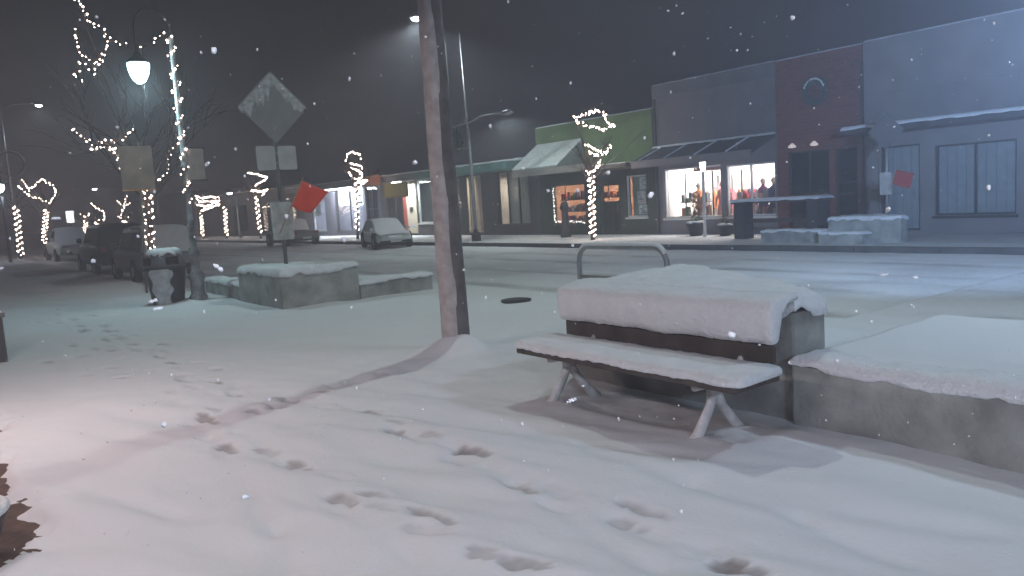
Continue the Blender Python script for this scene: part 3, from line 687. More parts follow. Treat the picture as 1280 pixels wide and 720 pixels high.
# the bench
bx0, bx1 = -4.93, -2.83
be = thing('park_bench', (-3.9, 4.05, 0), 'wooden bench with a thick snow covered back and seat before the planter', 'bench')
for i in range(3):
    MB().box(bx0, bx1, 3.70+i*.155, 3.70+i*.155+.14, .435, .475).build('seat_plank', PLANK, be, bevel=.008)
for i in range(3):
    z = .50+i*.135; y = 4.26+.03*i
    MB().box(bx0-.03, bx1-.12, y, y+.035, z, z+.12).build('back_plank', PLANK, be, bevel=.008)
LEGM = mat('leg_iron', (.62, .61, .61), .8, .3, 9, .4, 30)
for xx in (-4.62, -3.2):
    lg = MB()
    lg.tube([(xx, 3.72, .02), (xx, 3.80, .09), (xx, 3.92, .24), (xx, 3.965, .33), (xx, 3.97, .43)], [.05, .038, .032, .042, .07], 10)
    lg.tube([(xx, 4.25, .02), (xx, 4.18, .09), (xx, 4.05, .24), (xx, 3.99, .33), (xx, 3.975, .43)], [.05, .038, .032, .042, .07], 10)
    lg.build('leg', LEGM, be, True)
    MB().tube([(xx, 3.78, .41), (xx, 4.0, .405), (xx, 4.2, .43), (xx, 4.315, .56), (xx, 4.36, .88)], [.03, .035, .035, .03, .022], 8).build('back_support', LEGM, be, True)
def loft_snow(name, sections, xs, parent, seed, amp=.008):
    """snow lying along a plank: cross-sections (y,z) lofted along x, ends rounded"""
    n = len(sections); V = []; K = len(xs)
    cy_, cz_ = sum(p[0] for p in sections)/n, sum(p[1] for p in sections)/n
    for i, x in enumerate(xs):
        t = min(i, K-1-i); k = [.72, .9, .97, 1][min(t, 3)]
        for j, (y, z) in enumerate(sections):
            a = fbm(np.array([x]), np.array([y*3+z*2]), 4, 4, seed)[0]*amp*2.4 + fbm(np.array([x]), np.array([y*4+z*3]), 22, 3, seed+5)[0]*.007
            V.append((x, cy_+(y-cy_)*k + a*.7, cz_+(z-cz_)*(k*.5+.5) + a))
    Fc = [(i*n+j, i*n+(j+1) % n, (i+1)*n+(j+1) % n, (i+1)*n+j) for i in range(K-1) for j in range(n)]
    Fc += [tuple(range(n))[::-1], tuple(range((K-1)*n, K*n))]
    return MB().add(V, Fc).build(name, SNOW, parent, True)
xs = list(np.concatenate([[bx0-.015, bx0-.008, bx0+.01, bx0+.03], np.linspace(bx0+.06, bx1-.06, 170), [bx1-.03, bx1-.0, bx1+.03, bx1+.045]]))
loft_snow('seat_snow', [(3.692, .474), (3.688, .482), (3.69, .505), (3.70, .522), (3.73, .533), (3.80, .540), (3.92, .545), (4.06, .543), (4.13, .535), (4.155, .51), (4.16, .478)], xs, be, 41, .004)
xb = list(np.concatenate([[bx0-.07, bx0-.064, bx0-.055, bx0-.04], np.linspace(bx0-.02, bx1-.14, 170), [bx1-.12, bx1-.105, bx1-.096, bx1-.09]]))
loft_snow('back_snow', [(4.245, .63), (4.228, .635), (4.215, .68), (4.205, .74), (4.2, .80), (4.205, .85), (4.215, .885), (4.245, .905), (4.30, .918), (4.42, .93), (4.52, .93), (4.53, .90), (4.40, .885), (4.33, .82), (4.27, .635)], xb, be, 43, .006)

# planters
def planter(name, label, blockpoly, bh, walls, sth=.09):
    x = sum(p[0] for p in blockpoly)/len(blockpoly); y = sum(p[1] for p in blockpoly)/len(blockpoly)
    t = thing(name, (x, y, 0), label, 'planter')
    MB().prism(blockpoly, -.1, bh).build('block', CONC, t, bevel=.025)
    cap_poly('block_snow', blockpoly, bh, sth, t, .03, .02, .04, rough=.02, seed=51)
    for i, (a, b, c, d, h) in enumerate(walls):
        L = max(b-a, d-c); k = max(1, round(L/2.4))
        for q in range(k):
            if b-a > d-c: r = (a+(b-a)*q/k+.004, a+(b-a)*(q+1)/k-.004, c, d)
            else: r = (a, b, c+(d-c)*q/k+.004, c+(d-c)*(q+1)/k-.004)
            MB().box(*r, -.1, h).build('wall_section', CONC, t, bevel=.02)
        cap_poly('wall_snow', rect(a, b, c, d), h, sth*.55, t, .06, .012, .03, rough=.022, seed=60+i)
    return t
planter('planter', 'long low concrete planter wall with a taller corner block behind the bench',
        [(-5.2, 4.52), (-2.96, 4.52), (-2.96, 4.88), (-4.95, 6.0), (-5.2, 6.0)], .80, [(-2.95, 5.0, 4.44, 4.72, .47), (-5.2, -4.8, 6.02, 7.6, .42)], .12)
planter('planter', 'concrete corner planter with low snowy arms under the diamond sign',
        [(-12.9, 4.8), (-12.9, 6.25), (-13.2, 6.25), (-15.1, 5.15), (-15.1, 4.8)], .64, [(-17.4, -15.11, 4.82, 5.2, .36), (-13.32, -12.92, 6.26, 7.8, .33)], .10)
# far side planter and counter
planter('planter', 'snow topped planter blocks on the far pavement before the pale building',
        [(-11.4, 19.0), (-9.5, 19.0), (-9.5, 19.4), (-11.2, 20.2), (-11.4, 20.2)], .62, [(-13.4, -11.41, 18.9, 19.3, .34), (-11.39, -10.2, 18.5, 18.95, .3)], .08)
t = thing('picnic_counter', (-13.6, 20.4, .02), 'dark high counter with a snowy top before the red shop', 'table')
MB().box(-15.3, -12.3, 20.1, 20.8, 1.1, 1.18).build('top', PLANK, t, bevel=.01)
for xx in (-15.1, -12.6): MB().box(xx-.18, xx+.18, 20.2, 20.7, .02, 1.098).build('leg', DARKW, t, bevel=.01)
MB().box(-14.9, -12.8, 20.4, 20.46, .5, .62).build('stretcher', PLANK, t)
cap_poly('snow_cap', rect(-15.3, -12.3, 20.1, 20.8), 1.18, .06, t, .1, seed=71)

# bike hoop behind the block
h = thing('bike_rack', (-7.45, 7.4, 0), 'grey metal hoop rack with snow along its top bar', 'bike rack')
hp = [(-8.25, 7.4, -.1), (-8.25, 7.4, .72)] + [(-8.25+.2*(1-math.cos(a)), 7.4, .72+.22*math.sin(a)) for a in np.linspace(.25, 1.57, 6)]
hp += [(-6.62-.2*(1-math.cos(a)), 7.4, .72+.22*math.sin(a)) for a in np.linspace(1.57, .25, 6)] + [(-6.62, 7.4, .72), (-6.62, 7.4, -.1)]
MB().tube(hp, .035, 12).build('hoop', STEEL, h, True)
ts = [(p[0], p[1], p[2]+.034) for p in hp[3:-3]]
MB().tube(ts, [.03+.006*random.random() for _ in ts], 10).build('snow_strip', SNOW, h, True)
MB().tube([(-8.25, 7.4, .52), (-6.62, 7.4, .52)], .025, 8).build('cross_bar', STEEL, h, True)

# manhole
mh = gp(645, 374, .09)
t = thing('manhole_cover', (mh.x, mh.y, .06), 'dark round manhole cover showing through the snow', 'manhole cover')
MB().lathe([(.2, -.05), (.2, .035), (.17, .04), (.02, .04)], (mh.x, mh.y, .06), 24).build('lid', IRON, t)
MB().lathe([(.24, -.05), (.24, .03), (.205, .032), (.203, -.05)], (mh.x, mh.y, .058), 24).build('ring', IRON, t)

# litter bin
t = thing('litter_bin', (-15.96, 3.72, 0), 'dark tapered litter bin plastered with snow beside the lamp post', 'litter bin')
cbin = (-15.96, 3.72, 0)
MB().lathe([(.27, 0), (.275, .02), (.36, .74), (.375, .75), (.375, .79), (.3, .79)], cbin, 28).build('body', DARK, t, True)
lid = MB().lathe([(.36, .792), (.37, .82), (.35, .9), (.31, 1.02), (.22, 1.1), (.08, 1.13)], cbin, 28).build('lid', mat('lid_grey', (.12, .12, .13), .6, .15, 5), t, True)
for ang in (rad(-75), rad(10), rad(180)):
    M = Matrix.Translation(cbin) @ Matrix.Rotation(ang, 4, 'Z')
    MB().box(.30, .362, -.12, .12, .84, 1.0, M).build('opening', RUBBER, lid, bevel=.02)
V = []
for k in range(22):
    z = .03+.74*k/21; r = .278+.088*k/21
    hw = .42+.25*k/21 + vnoise(np.array([z]), np.array([1.]), 7, 3)[0]*.35
    for j in range(9):
        a = rad(-32)+(j/8-.5)*2*hw; V.append((cbin[0]+math.cos(a)*(r+(.014 if 0 < j < 8 else -.004)), cbin[1]+math.sin(a)*(r+(.014 if 0 < j < 8 else -.004)), z))
MB().add(V, [(k*9+j, k*9+j+1, (k+1)*9+j+1, (k+1)*9+j) for k in range(21) for j in range(8)]).build('snow_coat', mat('crust', (.55, .55, .57), .85, .25, 8, .6, 40), t, True)
cap_poly('lid_snow', [(cbin[0]+.3*math.cos(k), cbin[1]+.3*math.sin(k)) for k in np.linspace(0, 6.28, 22)[:-1]], 1.06, .09, t, .06, .035, .12, seed=81)

# lamp posts with gooseneck pendants
def gooseneck(x, y, d, label, power, c):
    t = thing('lamp_post', (x, y, 0), label, 'lamp post')
    MB().lathe([(.17, 0), (.17, .18), (.13, .24), (.125, .5), (.15, .54), (.15, .6), (.085, .68), (.075, .95), (.1, .98), (.1, 1.03), (.062, 1.08), (.055, 2.6), (.07, 2.62), (.07, 2.68), (.05, 2.72), (.042, 5.0), (.06, 5.05), (.03, 5.15)], (x, y, 0), 18).build('shaft', mat('snowed_iron', (.25, .25, .26), .8, .75, 5, .6, 30), t, True)
    gn = [(x, y, 5.1)] + [(x, y+d*(.31-.31*math.cos(a)), 5.2+.36*math.sin(a)) for a in np.linspace(.1, 3.0, 14)] + [(x, y+d*.62, 5.0), (x, y+d*.62, 4.72)]
    MB().tube(gn, .024, 8).build('gooseneck', IRON, t, True)
    pc = (x, y+d*.62, 4.2)
    MB().lathe([(.2, .36), (.19, .40), (.1, .47), (.05, .55), (.03, .58)], pc, 20).build('shade', IRON, t, True)
    MB().lathe([(.04, .0), (.1, .04), (.155, .14), (.185, .26), (.19, .355)], pc, 20).build('globe', emat('globe_glow', (.55, .93, 1), 14), t, True)
    light('POINT', 'lamp_glow', (pc[0], pc[1], pc[2]-.06), power, c, t, .12)
    return t
LPX, LPY = -15.75, 4.22
fp = gooseneck(-1.7, 7.9, -1, 'unseen lamp post added past the right edge to brighten the haze', 230, (.60, .78, 1))
fd = MB().box(-1.95, -1.55, 7.98, 8.12, 2.85, 3.15).build('haze_floodlight', IRON, fp, bevel=.02)  # flood lamp and its post are added out of view to brighten the air
MB().box(-1.93, -1.57, 8.121, 8.128, 2.87, 3.13).build('lens', emat('haze_flood_lens', (.5, .7, 1), 30, False), fd)
MB().tube([(-1.7, 7.9, 2.9), (-1.75, 8.05, 3.0)], .025, 6).build('bracket', IRON, fd)
fs_ = light('SPOT', 'haze_flood_beam', (-1.75, 8.2, 3.0), 5600, (.38, .60, 1), fd, .1, target=(-12, 22.3, 5.2), spot=rad(95))
fs_.data.spot_blend = 1.0
t = gooseneck(LPX, LPY, -1, 'ornate lamp post with a gooseneck and a glowing pendant by the bin', 190, (.62, .95, 1))
MB().box(LPX+.002, LPX+.022, LPY+.05, LPY+.36, 2.42, 3.0).build('banner', mat('banner_pale', (.30, .27, .25), .85, .2, 5), t)
for z in (2.41, 3.02): MB().tube([(LPX+.01, LPY, z), (LPX+.01, LPY+.4, z)], .012, 6).build('banner_arm', IRON, t)

# notice board sign on a thin post
sx = -19.2
c1, c2 = atx(146, 183, sx), atx(194, 236, sx)
t = thing('street_sign', (sx, 4.0, 0), 'square brown sign on a thin tilted post behind the litter bin', 'sign')
MB().tube([(sx, 4.02, -.05), (sx, (c1.y+c2.y)/2+.1, c1.z+.1)], .03, 8).build('post', mat('post_brown', (.22, .16, .13), .7, .2, 6), t, True)
MB().box(sx+.035, sx+.06, min(c1.y, c2.y), max(c1.y, c2.y), c2.z, c1.z).build('plate', mat('sign_brown', (.20, .13, .10), .7, .3, 3), t, bevel=.008)
MB().box(sx+.03, sx+.07, min(c1.y, c2.y)-.01, max(c1.y, c2.y)+.01, c2.z-.03, c2.z-.002).build('rim', mat('sign_lit_edge', (.55, .2, .07), .7), t)  # orange strip paints the lit lower edge of the sign

# diamond warning sign on the planter
wx, wy = -14.0, 5.35
SIGNG = mat('sign_back', (.20, .20, .205), .65, .1, 4)
t = thing('warning_sign', (wx, wy, .6), 'grey diamond sign seen from behind with snow on its upper edges', 'sign')
MB().tube([(wx, wy, .5), (wx, wy+.02, 3.9)], .033, 8).build('post', mat('sign_post', (.13, .13, .135), .7, .2, 5), t, True)
def rounded(cy_, cz_, hw, hh, r, rot=0, n=5):
    P = []
    for sx_, sy_, a0_ in ((1, 1, 0), (-1, 1, 90), (-1, -1, 180), (1, -1, 270)):
        for k in range(n+1):
            a = rad(a0_+90*k/n); P.append((sx_*(hw-r)+r*math.cos(a), sy_*(hh-r)+r*math.sin(a)))
    c, s = math.cos(rot), math.sin(rot)
    return [(cy_+u*c-v*s, cz_+u*s+v*c) for u, v in P]
dm = rounded(wy+.02, 3.57, .455, .455, .04, rad(45))
MB().extrude([(wx+.036, y, z) for y, z in dm], (.006, 0, 0)).build('diamond_plate', SIGNG, t)
V = []; Fc = []; n = 26
for k in range(n):                     # snow stuck along the two upper edges, thinning raggedly downwards
    u = -1+2*k/(n-1); zt = 4.2-abs(u)*.62; y = wy+.02+u*.62
    lo = zt-(.10+.16*random.random()+(.22 if -.95 < u < -.05 else .1)*random.random())
    V += [(wx+.0425, y, zt-.02), (wx+.056, y, (zt+lo)/2+.03), (wx+.043, y, max(lo, 3.57-.62*(1-abs(u))+.02))]
for k in range(n-1):
    for q in range(2): Fc.append((k*3+q, k*3+q+1, k*3+q+4, k*3+q+3))
MB().add(V, Fc).build('plate_snow', mat('stuck_snow', (.40, .40, .41), .85, .35, 14, .5, 50), t, True)
for y0, y1 in ((4.98, 5.325), (5.375, 5.72)):
    MB().extrude([(wx+.036, y, z) for y, z in rounded((y0+y1)/2, 2.67, (y1-y0)/2, .215, .04)], (.005, 0, 0)).build('arrow_plate', mat('plate_pale', (.40, .40, .40), .7, .15, 5), t)
MB().extrude([(wx+.036, y, z) for y, z in rounded(5.33, 1.53, .19, .34, .03)], (.06, 0, 0)).build('flag_box', mat('box_pale', (.42, .41, .40), .7, .3, 7), t)
MB().box(wx-.02, wx+.03, wy-.2, wy+.22, 1.86, 1.9).build('bracket', STEEL, t)
for zb in (3.2, 3.95, 2.58, 2.76): MB().box(wx+.0425, wx+.05, wy-.012, wy+.026, zb-.018, zb+.018).build('bolt', STEEL, t)
# red flag leaning out of the box
fx = wx+.12
fl = thing('flag', (fx, 5.4, 1.2), 'orange red crossing flag leaning out of the box on the sign post', 'flag')
s0, s1 = atx(350, 292, fx), atx(379, 222, fx)
MB().tube([s0, s1], .011, 6).build('stick', mat('stick_wood', (.4, .3, .2)), fl)
q = [atx(377, 226, fx), atx(410, 239, fx), atx(388, 266, fx), atx(364, 257, fx)]
V = []; N = 10
for i in range(N+1):
    for j in range(N+1):
        a, b = i/N, j/N; p = (q[0]*(1-a)+q[1]*a)*(1-b) + (q[3]*(1-a)+q[2]*a)*b
        V.append((p.x+.05*a*math.sin(a*7+b*2), p.y, p.z-.03*math.sin(a*3)*b))
o = MB().add(V, [(i*(N+1)+j, (i+1)*(N+1)+j, (i+1)*(N+1)+j+1, i*(N+1)+j+1) for i in range(N) for j in range(N)]).build('cloth', mat('flag_red', (.80, .07, .035), .75, .06, 6), fl, True)
so = o.modifiers.new('solid', 'SOLIDIFY'); so.thickness = .004

# far side crossing sign with a small flag
t = thing('crossing_sign', (-9.95, 19.25, 0), 'pale crossing sign post on the far pavement before the pale building', 'sign')
MB().tube([(-9.95, 19.25, 0), (-9.95, 19.25, 3.2)], .04, 8).build('post', STEEL, t, True)
MB().extrude([(x, 19.2, z) for x, z in rounded(-9.95, 2.75, .32, .32, .03, rad(45))], (0, .006, 0)).build('diamond_plate', mat('plate_dim', (.13, .13, .14)), t)
MB().box(-10.1, -9.8, 19.18, 19.2, 1.2, 1.75).build('flag_box', mat('box_pale', (.42, .41, .40)), t)
fl = thing('flag', (-9.6, 19.15, 1.4), 'small dull red flag on the far crossing sign', 'flag')
MB().tube([(-9.85, 19.15, 1.3), (-9.65, 19.15, 1.85)], .01, 6).build('stick', mat('stick_wood', (.4, .3, .2)), fl)
MB().extrude([(-9.68, 19.15, 1.8), (-9.25, 19.15, 1.68), (-9.35, 19.15, 1.32), (-9.76, 19.15, 1.45)], (0, .006, 0)).build('cloth', mat('flag_dull', (.35, .05, .05), .8), fl)

# far street lamp with arms and the hanging wreath
t = thing('street_lamp', (-27.35, 18.8, 0), 'tall slim far pole with cross bars and a curved arm left of the awning', 'street lamp')
MB().tube([(-27.35, 18.8, 0), (-27.4, 18.8, 4.5), (-27.55, 18.8, 8.6)], [.09, .07, .045], 10).build('shaft', STEEL, t, True)
MB().lathe([(.2, 0), (.2, .3), (.12, .36), (.1, .5)], (-27.35, 18.8, .02), 12).build('base', DARK, t)
MB().tube([(-27.4, 18.8, 4.9), (-26.0, 18.5, 5.05), (-24.2, 18.2, 4.95)], [.04, .035, .03], 8).build('arm', STEEL, t, True)
MB().ball((-23.8, 18.15, 4.93), .34, (1, .5, .3), 0, 10, 6).build('luminaire', STEEL, t, True)
light('SPOT', 'lamp_glow', (-23.8, 18.15, 4.75), 330, (.82, 1, .97), t, .12, target=(-24, 19, 0), spot=rad(165))
MB().tube([(-29.0, 18.8, 4.85), (-27.4, 18.8, 4.95)], .02, 6).build('bar', STEEL, t)
MB().tube([(-28.9, 18.8, 3.98), (-27.3, 18.8, 3.92)], .02, 6).build('bar', STEEL, t)
MB().tube([(-28.5, 18.8, 4.86), (-27.9, 18.8, 5.0), (-27.5, 18.8, 5.6)], .02, 6).build('brace', STEEL, t)
wr = thing('hanging_decoration', (-28.1, 18.75, 4.8), 'dark evergreen bunch with tiny lights hanging from the far pole bar', 'decoration')
fo = MB()
for i in range(420):
    z = random.uniform(-.95, 0); rr_ = .30*(1-.35*abs(z+.55)/.5)*math.sqrt(random.random()); a = random.uniform(0, 6.28)
    p = Vector((-28.25+rr_*math.cos(a), 18.75+rr_*math.sin(a), 4.83+z)); d = Vector((random.uniform(-1, 1), random.uniform(-1, 1), random.uniform(-1.2, .2))).normalized()*.1
    e = d.cross(Vector((.3, .2, 1))).normalized()*.025; fo.add([p-d, p+e, p+d, p-e], [(0, 1, 2, 3)])
fo.build('needles', mat('wreath_green', (.06, .1, .1)), wr)
MB().tube([(-28.2, 18.75, 4.86), (-28.25, 18.75, 3.95)], .03, 6).build('stem', BARK, wr)
bl = MB(); [bl.octa((-28.25+random.uniform(-.3, .3), 18.4, 3.95+random.uniform(-.05, .45)), .018) for i in range(12)]
tag(bl.build('bulbs', emat('bulb_dim', (1, .74, .58), 5, False), wr), kind='stuff')

def cobra(x, y, head, label, power, c, e, name='street_lamp', vis=True):
    t = thing(name, (x, y, 0), label, 'street lamp'); hd = Vector(head)
    MB().tube([(x, y, -.1), (x, y, hd.z*.55), (x, y, hd.z-.3)], [.1, .08, .06], 10).build('shaft', STEEL, t, True)
    a = Vector((x, y, hd.z-.35))
    MB().tube([a, a.lerp(hd, .35)+Vector((0, 0, .25)), hd+Vector((0, 0, .05))], .035, 8).build('arm', STEEL, t, True)
    lm = MB().ball(hd, .36, (.8, .8, .35), 0, 12, 7).build('luminaire', STEEL, t, True)
    MB().ball(hd+Vector((0, 0, -.1)), .2, (1, 1, .5), 0, 12, 7).build('lens', emat(f'lens_{int(e)}', c, e, False), lm, True)
    if power: light('SPOT', 'lamp_glow', hd+Vector((0, 0, -.28)), power, c, lm, .12, target=hd+Vector((.1, -.1, -9)), spot=rad(150))
    return t
s = aty(520, 20, 17.4)
cobra(-28.9, 18.9, s, 'street lamp burning at the upper left of the near wooden pole', 950, (.85, .97, 1), 120)
s = atx(48, 130, -60); cobra(-61, 5.3, s, 'distant street lamp glowing high over the parked cars at left', 250, (.85, .97, 1), 70)
s = atx(118, 235, -80); cobra(-80, 18.6, s, 'farthest street lamp glowing above the white vehicle', 60, (1, .9, .8), 40)
s = aty(287, 240, 19.5); cobra(-63.2, 20.6, s, 'short bright lamp between two light wrapped trunks', 120, (.9, 1, 1), 50)
# ------------------------------------------------------------------ light-wrapped trees
def strand(mb, path, step, r, jit=.02):
    P = [Vector(p) for p in path]; acc = 0
    for a, b in zip(P, P[1:]):
        L = (b-a).length; q = acc
        while q < L:
            p = a.lerp(b, q/L); mb.octa((p.x+random.uniform(-jit, jit), p.y+random.uniform(-jit, jit), p.z+random.uniform(-jit, jit)), r*1.4*random.uniform(.6, 1.15)); q += step*random.uniform(.6, 1.4)
        acc = q-L
def spiral(p0, p1, r, turns, n=14):
    P0_, P1_ = Vector(p0), Vector(p1); out = []
    for i in range(int(turns*n)+1):
        t = i/(turns*n); a = 2*math.pi*t*turns; out.append(P0_.lerp(P1_, t)+Vector((math.cos(a)*r, math.sin(a)*r, 0)))
    return out
def lit_tree(base, top, rtr, loops, tl, sl, bul=.017, step=.09, turns=9, zstart=.15, extra=None, twigs=True, h=1.6):
    """bare street tree: trunk, branches to every light loop, twigs; a string of lights wound round it"""
    b, tp = Vector(base), Vector(top)
    t = thing('street_tree', b, tl, 'tree')
    n = 7; path = [b.lerp(tp, i/n)+Vector((random.uniform(-.03, .03), random.uniform(-.03, .03), 0))*(0 if i in (0, n) else 1) for i in range(n+1)]
    path[0] = b+Vector((0, 0, -.1))
    MB().tube(path, [rtr*(1.25 if i == 0 else 1-.45*i/n) for i in range(n+1)], 9).build('trunk', BARK, t, True)
    cr_ = MB()
    def twig(p, d, L, r, depth):
        q = p+d*L; mid = p.lerp(q, .5)+Vector((random.uniform(-1, 1), random.uniform(-1, 1), random.uniform(-1, 1)))*L*.08
        cr_.tube([p, mid, q], [r, r*.8, r*.5], 5, False)
        if depth > 0:
            for k in range(3 if depth > 1 else 2):
                nd = (d+Vector((random.uniform(-1, 1), random.uniform(-1, 1), random.uniform(-.4, .9)))*.75).normalized()
                twig(p.lerp(q, random.uniform(.45, 1)), nd, L*random.uniform(.5, .75), r*.5, depth-1)
    for i in range(6):
        a = i*1.05+random.uniform(-.3, .3); d = Vector((math.cos(a)*.8, math.sin(a)*.8, random.uniform(.6, 1.3))).normalized()
        twig(path[-1-(i % 2)], d, h*.55*random.uniform(.8, 1.2), rtr*.45, 3 if twigs else 2)
    for lp in loops:
        P = [Vector(p) for p in lp]
        cr_.tube([tp, tp.lerp(P[0], .5)+Vector((0, 0, .08)), P[0]], [rtr*.4, rtr*.28, rtr*.2], 5, False)
        cr_.tube([p+Vector((0, 0, -.03)) for p in P], [rtr*.2]*len(P), 5, False)
    cr_.build('crown', BARK, t)
    s = thing('string_lights', b+Vector((0, 0, zstart)), sl, 'string lights')
    sp = spiral(b+Vector((0, 0, zstart)), tp, rtr*1.15+.02, turns)
    MB().tube(sp, .006, 4, False).build('wire', RUBBER, s); bm_ = MB(); strand(bm_, sp, step, bul)
    for lp in list(loops)+list(extra or []):
        P = [Vector(p) for p in lp]; MB().tube(P, .006, 4, False).build('wire', RUBBER, s); strand(bm_, P, step*.9, bul, .05)
    tag(bm_.build('bulbs', BULB, s), kind='stuff')
def L_y(pts, y): return [aty(a, b, y+random.uniform(-.15, .15)) for a, b in pts]
def L_x(pts, x): return [atx(a, b, x+random.uniform(-.2, .2)) for a, b in pts]
# big one by the lamp post
TX = -21.6
tb = atx(191, 352, TX); tt = atx(184, 238, TX)
lit_tree((tb.x, tb.y, 0), tt, .09,
  [L_x([(180,236),(160,228),(145,192),(120,182),(105,172),(90,163)], TX), L_x([(150,190),(130,180),(112,190),(125,178),(150,175),(170,162)], TX),
   L_x([(186,232),(205,222),(212,195),(222,175),(223,155)], TX),
   L_x([(95,2),(105,12),(112,28),(125,34),(134,42),(128,68),(118,95),(112,85),(100,75),(96,95),(104,102)], TX), L_x([(96,38),(98,60),(105,70),(118,80),(128,75),(133,50),(145,50),(160,58)], TX), L_x([(178,58),(195,48),(211,36)], TX)],
  'bare street tree behind the litter bin with lights up its trunk and limbs', 'string of warm lights looped through the big bare tree behind the bin', .017, .13, 8, 1.0, h=3.4)
# lights wound up the lamp post itself
s = thing('string_lights', (LPX, LPY, 2.6), 'string of warm lights wound up the gooseneck lamp post', 'string lights')
sp = spiral((LPX, LPY, 2.0), (LPX, LPY, 5.1), .075, 10); wi = MB(); wi.tube(sp, .005, 4, False).build('wire', RUBBER, s)
bm_ = MB(); strand(bm_, sp, .1, .014); tag(bm_.build('bulbs', BULB, s), kind='stuff')
# far side trees
def far_tree(px0, py0, pxt, pyt, y, loops, tl, sl, **k):
    b = aty(px0, py0, y); tp = aty(pxt, pyt, y)
    lit_tree((b.x, y, 0), tp, .075, [L_y(l, y) for l in loops], tl, sl, **k)
far_tree(741, 297, 739, 214, 19.6, [[(733,212),(742,214),(748,207),(750,198),(752,190)], [(727,178),(735,182),(745,188),(757,192),(762,184),(763,180)], [(736,190),(744,196),(752,192),(746,186)],
   [(717,147),(722,152),(735,158),(748,161),(755,163),(762,157),(770,156)], [(720,148),(735,142),(745,138),(755,140),(757,150),(762,156)]],
   'bare street tree on the far pavement in front of the green shop', 'string of warm lights round the tree before the green shop', bul=.026, step=.085, turns=11)
far_tree(446, 285, 446, 228, 19.6, [[(436,215),(440,222),(450,224),(454,218),(446,213),(438,210)], [(433,200),(434,193),(441,190),(449,193),(452,200)], [(438,205),(448,206),(453,210)], [(444,228),(458,226),(450,232)]],
   'bare street tree before the poster shop beside the hatchback', 'string of warm lights round the tree before the poster shop', bul=.030, step=.11, turns=8, zstart=.5)
far_tree(325, 288, 320, 245, 19.6, [[(310,216),(322,218),(334,222),(326,228),(318,232)], [(314,238),(326,240),(334,237),(328,244)]],
   'bare street tree seen between the diamond sign and the short bright lamp', 'string of warm lights round the tree left of the diamond sign', bul=.036, step=.13, turns=7, zstart=.5)
far_tree(253, 292, 251, 266, 19.6, [[(245,245),(252,248),(262,246),(274,247)], [(246,256),(258,258),(273,252)], [(250,264),(262,260),(274,256)], [(245,246),(248,252),(262,252),(275,251)]],
   'bare street tree right of the lamp post with a wide low crown', 'string of warm lights round the wide low tree right of the lamp post', bul=.04, step=.15, turns=6, zstart=.3)
far_tree(283, 292, 281, 258, 19.6, [], 'slim bare trunk right of the short bright lamp', 'string of warm lights spiralling the slim trunk by the short lamp', bul=.04, step=.13, turns=7, zstart=.3, twigs=False)
# near side trees along the kerb further left
def near_tree(px0, py0, pxt, pyt, x, loops, tl, sl, **k):
    b = atx(px0, py0, x); tp = atx(pxt, pyt, x)
    lit_tree((x, b.y, 0), tp, .10, [L_x(l, x) for l in loops], tl, sl, **k)
near_tree(27, 326, 20, 258, -52, [], 'trunk wrapped in lights at the left edge beside the round topped lamp', 'string of warm lights spiralling the leftmost trunk', bul=.03, step=.12, turns=9, zstart=.3, twigs=False, h=1)
near_tree(57, 318, 58, 262, -58, [[(24,232),(30,240),(40,246),(50,248),(62,255),(70,242),(66,232),(52,224),(44,230),(36,240)], [(28,225),(34,236),(46,232)]],
   'bare tree with a round lit crown above the white vehicle', 'string of warm lights round the crown above the white vehicle', bul=.034, step=.13, turns=9, zstart=.8)
near_tree(108, 300, 107, 276, -72, [[(100,268),(108,272),(112,266)]], 'small bare tree above the white vehicle hood', 'short string of lights by the white lit sign', bul=.04, step=.18, turns=4, zstart=1.2, h=1)
near_tree(123, 300, 121, 278, -70, [[(114,254),(120,260),(130,264),(131,274),(122,276)]], 'small bare tree above the dark vehicle roof', 'string of lights in a zigzag above the dark vehicle roof', bul=.04, step=.16, turns=3, zstart=1.5, h=1)
near_tree(156, 300, 156, 276, -66, [[(147,252),(156,258),(164,252)], [(158,246),(154,262),(148,272),(160,271)]], 'small bare tree left of the brown sign post', 'string of lights like a star left of the brown sign', bul=.034, step=.16, turns=3, zstart=1.6, h=1)

# lamp with wreath ring at far left
b = atx(14, 330, -48)
t = thing('round_lamp', (-48, b.y, 0), 'dark lamp post with a round ring top at the left edge', 'lamp post')
c = atx(13, 205, -48)
MB().tube([(-48, b.y, -.1), (-48, b.y, c.z-.6)], [.08, .06], 8).build('shaft', IRON, t, True)
MB().tube([(-48, c.y+.62*math.cos(a), c.z+.62*math.sin(a)) for a in np.linspace(0, 6.28, 29)], .05, 6, False).build('ring', IRON, t, True)
MB().tube([(-47.99, c.y+.64*math.cos(a), c.z+.66*math.sin(a)) for a in np.linspace(.2, 2.7, 14)], .05, 6).build('ring_snow', SNOW, t, True)
p = atx(1, 236, -48)
MB().tube([(-48, c.y, c.z-.7), (-48, p.y, p.z+.25)], .03, 6).build('arm', IRON, t)
MB().lathe([(.05, -.2), (.17, 0), (.17, .18), (.05, .24)], (-48, p.y, p.z), 12).build('globe', emat('globe_glow2', (.8, .95, 1), 14), t, True)
light('POINT', 'lamp_glow', (-48, p.y, p.z-.35), 160, (.75, .85, 1), t, .15)
# lit white sign down the street
c1, c2 = atx(82, 264, -85), atx(93, 278, -85)
t = thing('lit_sign', (-85, (c1.y+c2.y)/2, 0), 'small glowing white box sign far down the street', 'sign')
MB().box(-85.1, -84.9, min(c1.y, c2.y), max(c1.y, c2.y), c2.z, c1.z).build('box', emat('lit_box', (1, 1, .97), 3.5), t)
MB().tube([(-85, (c1.y+c2.y)/2, -.2), (-85, (c1.y+c2.y)/2, c2.z)], .06, 8).build('post', IRON, t)

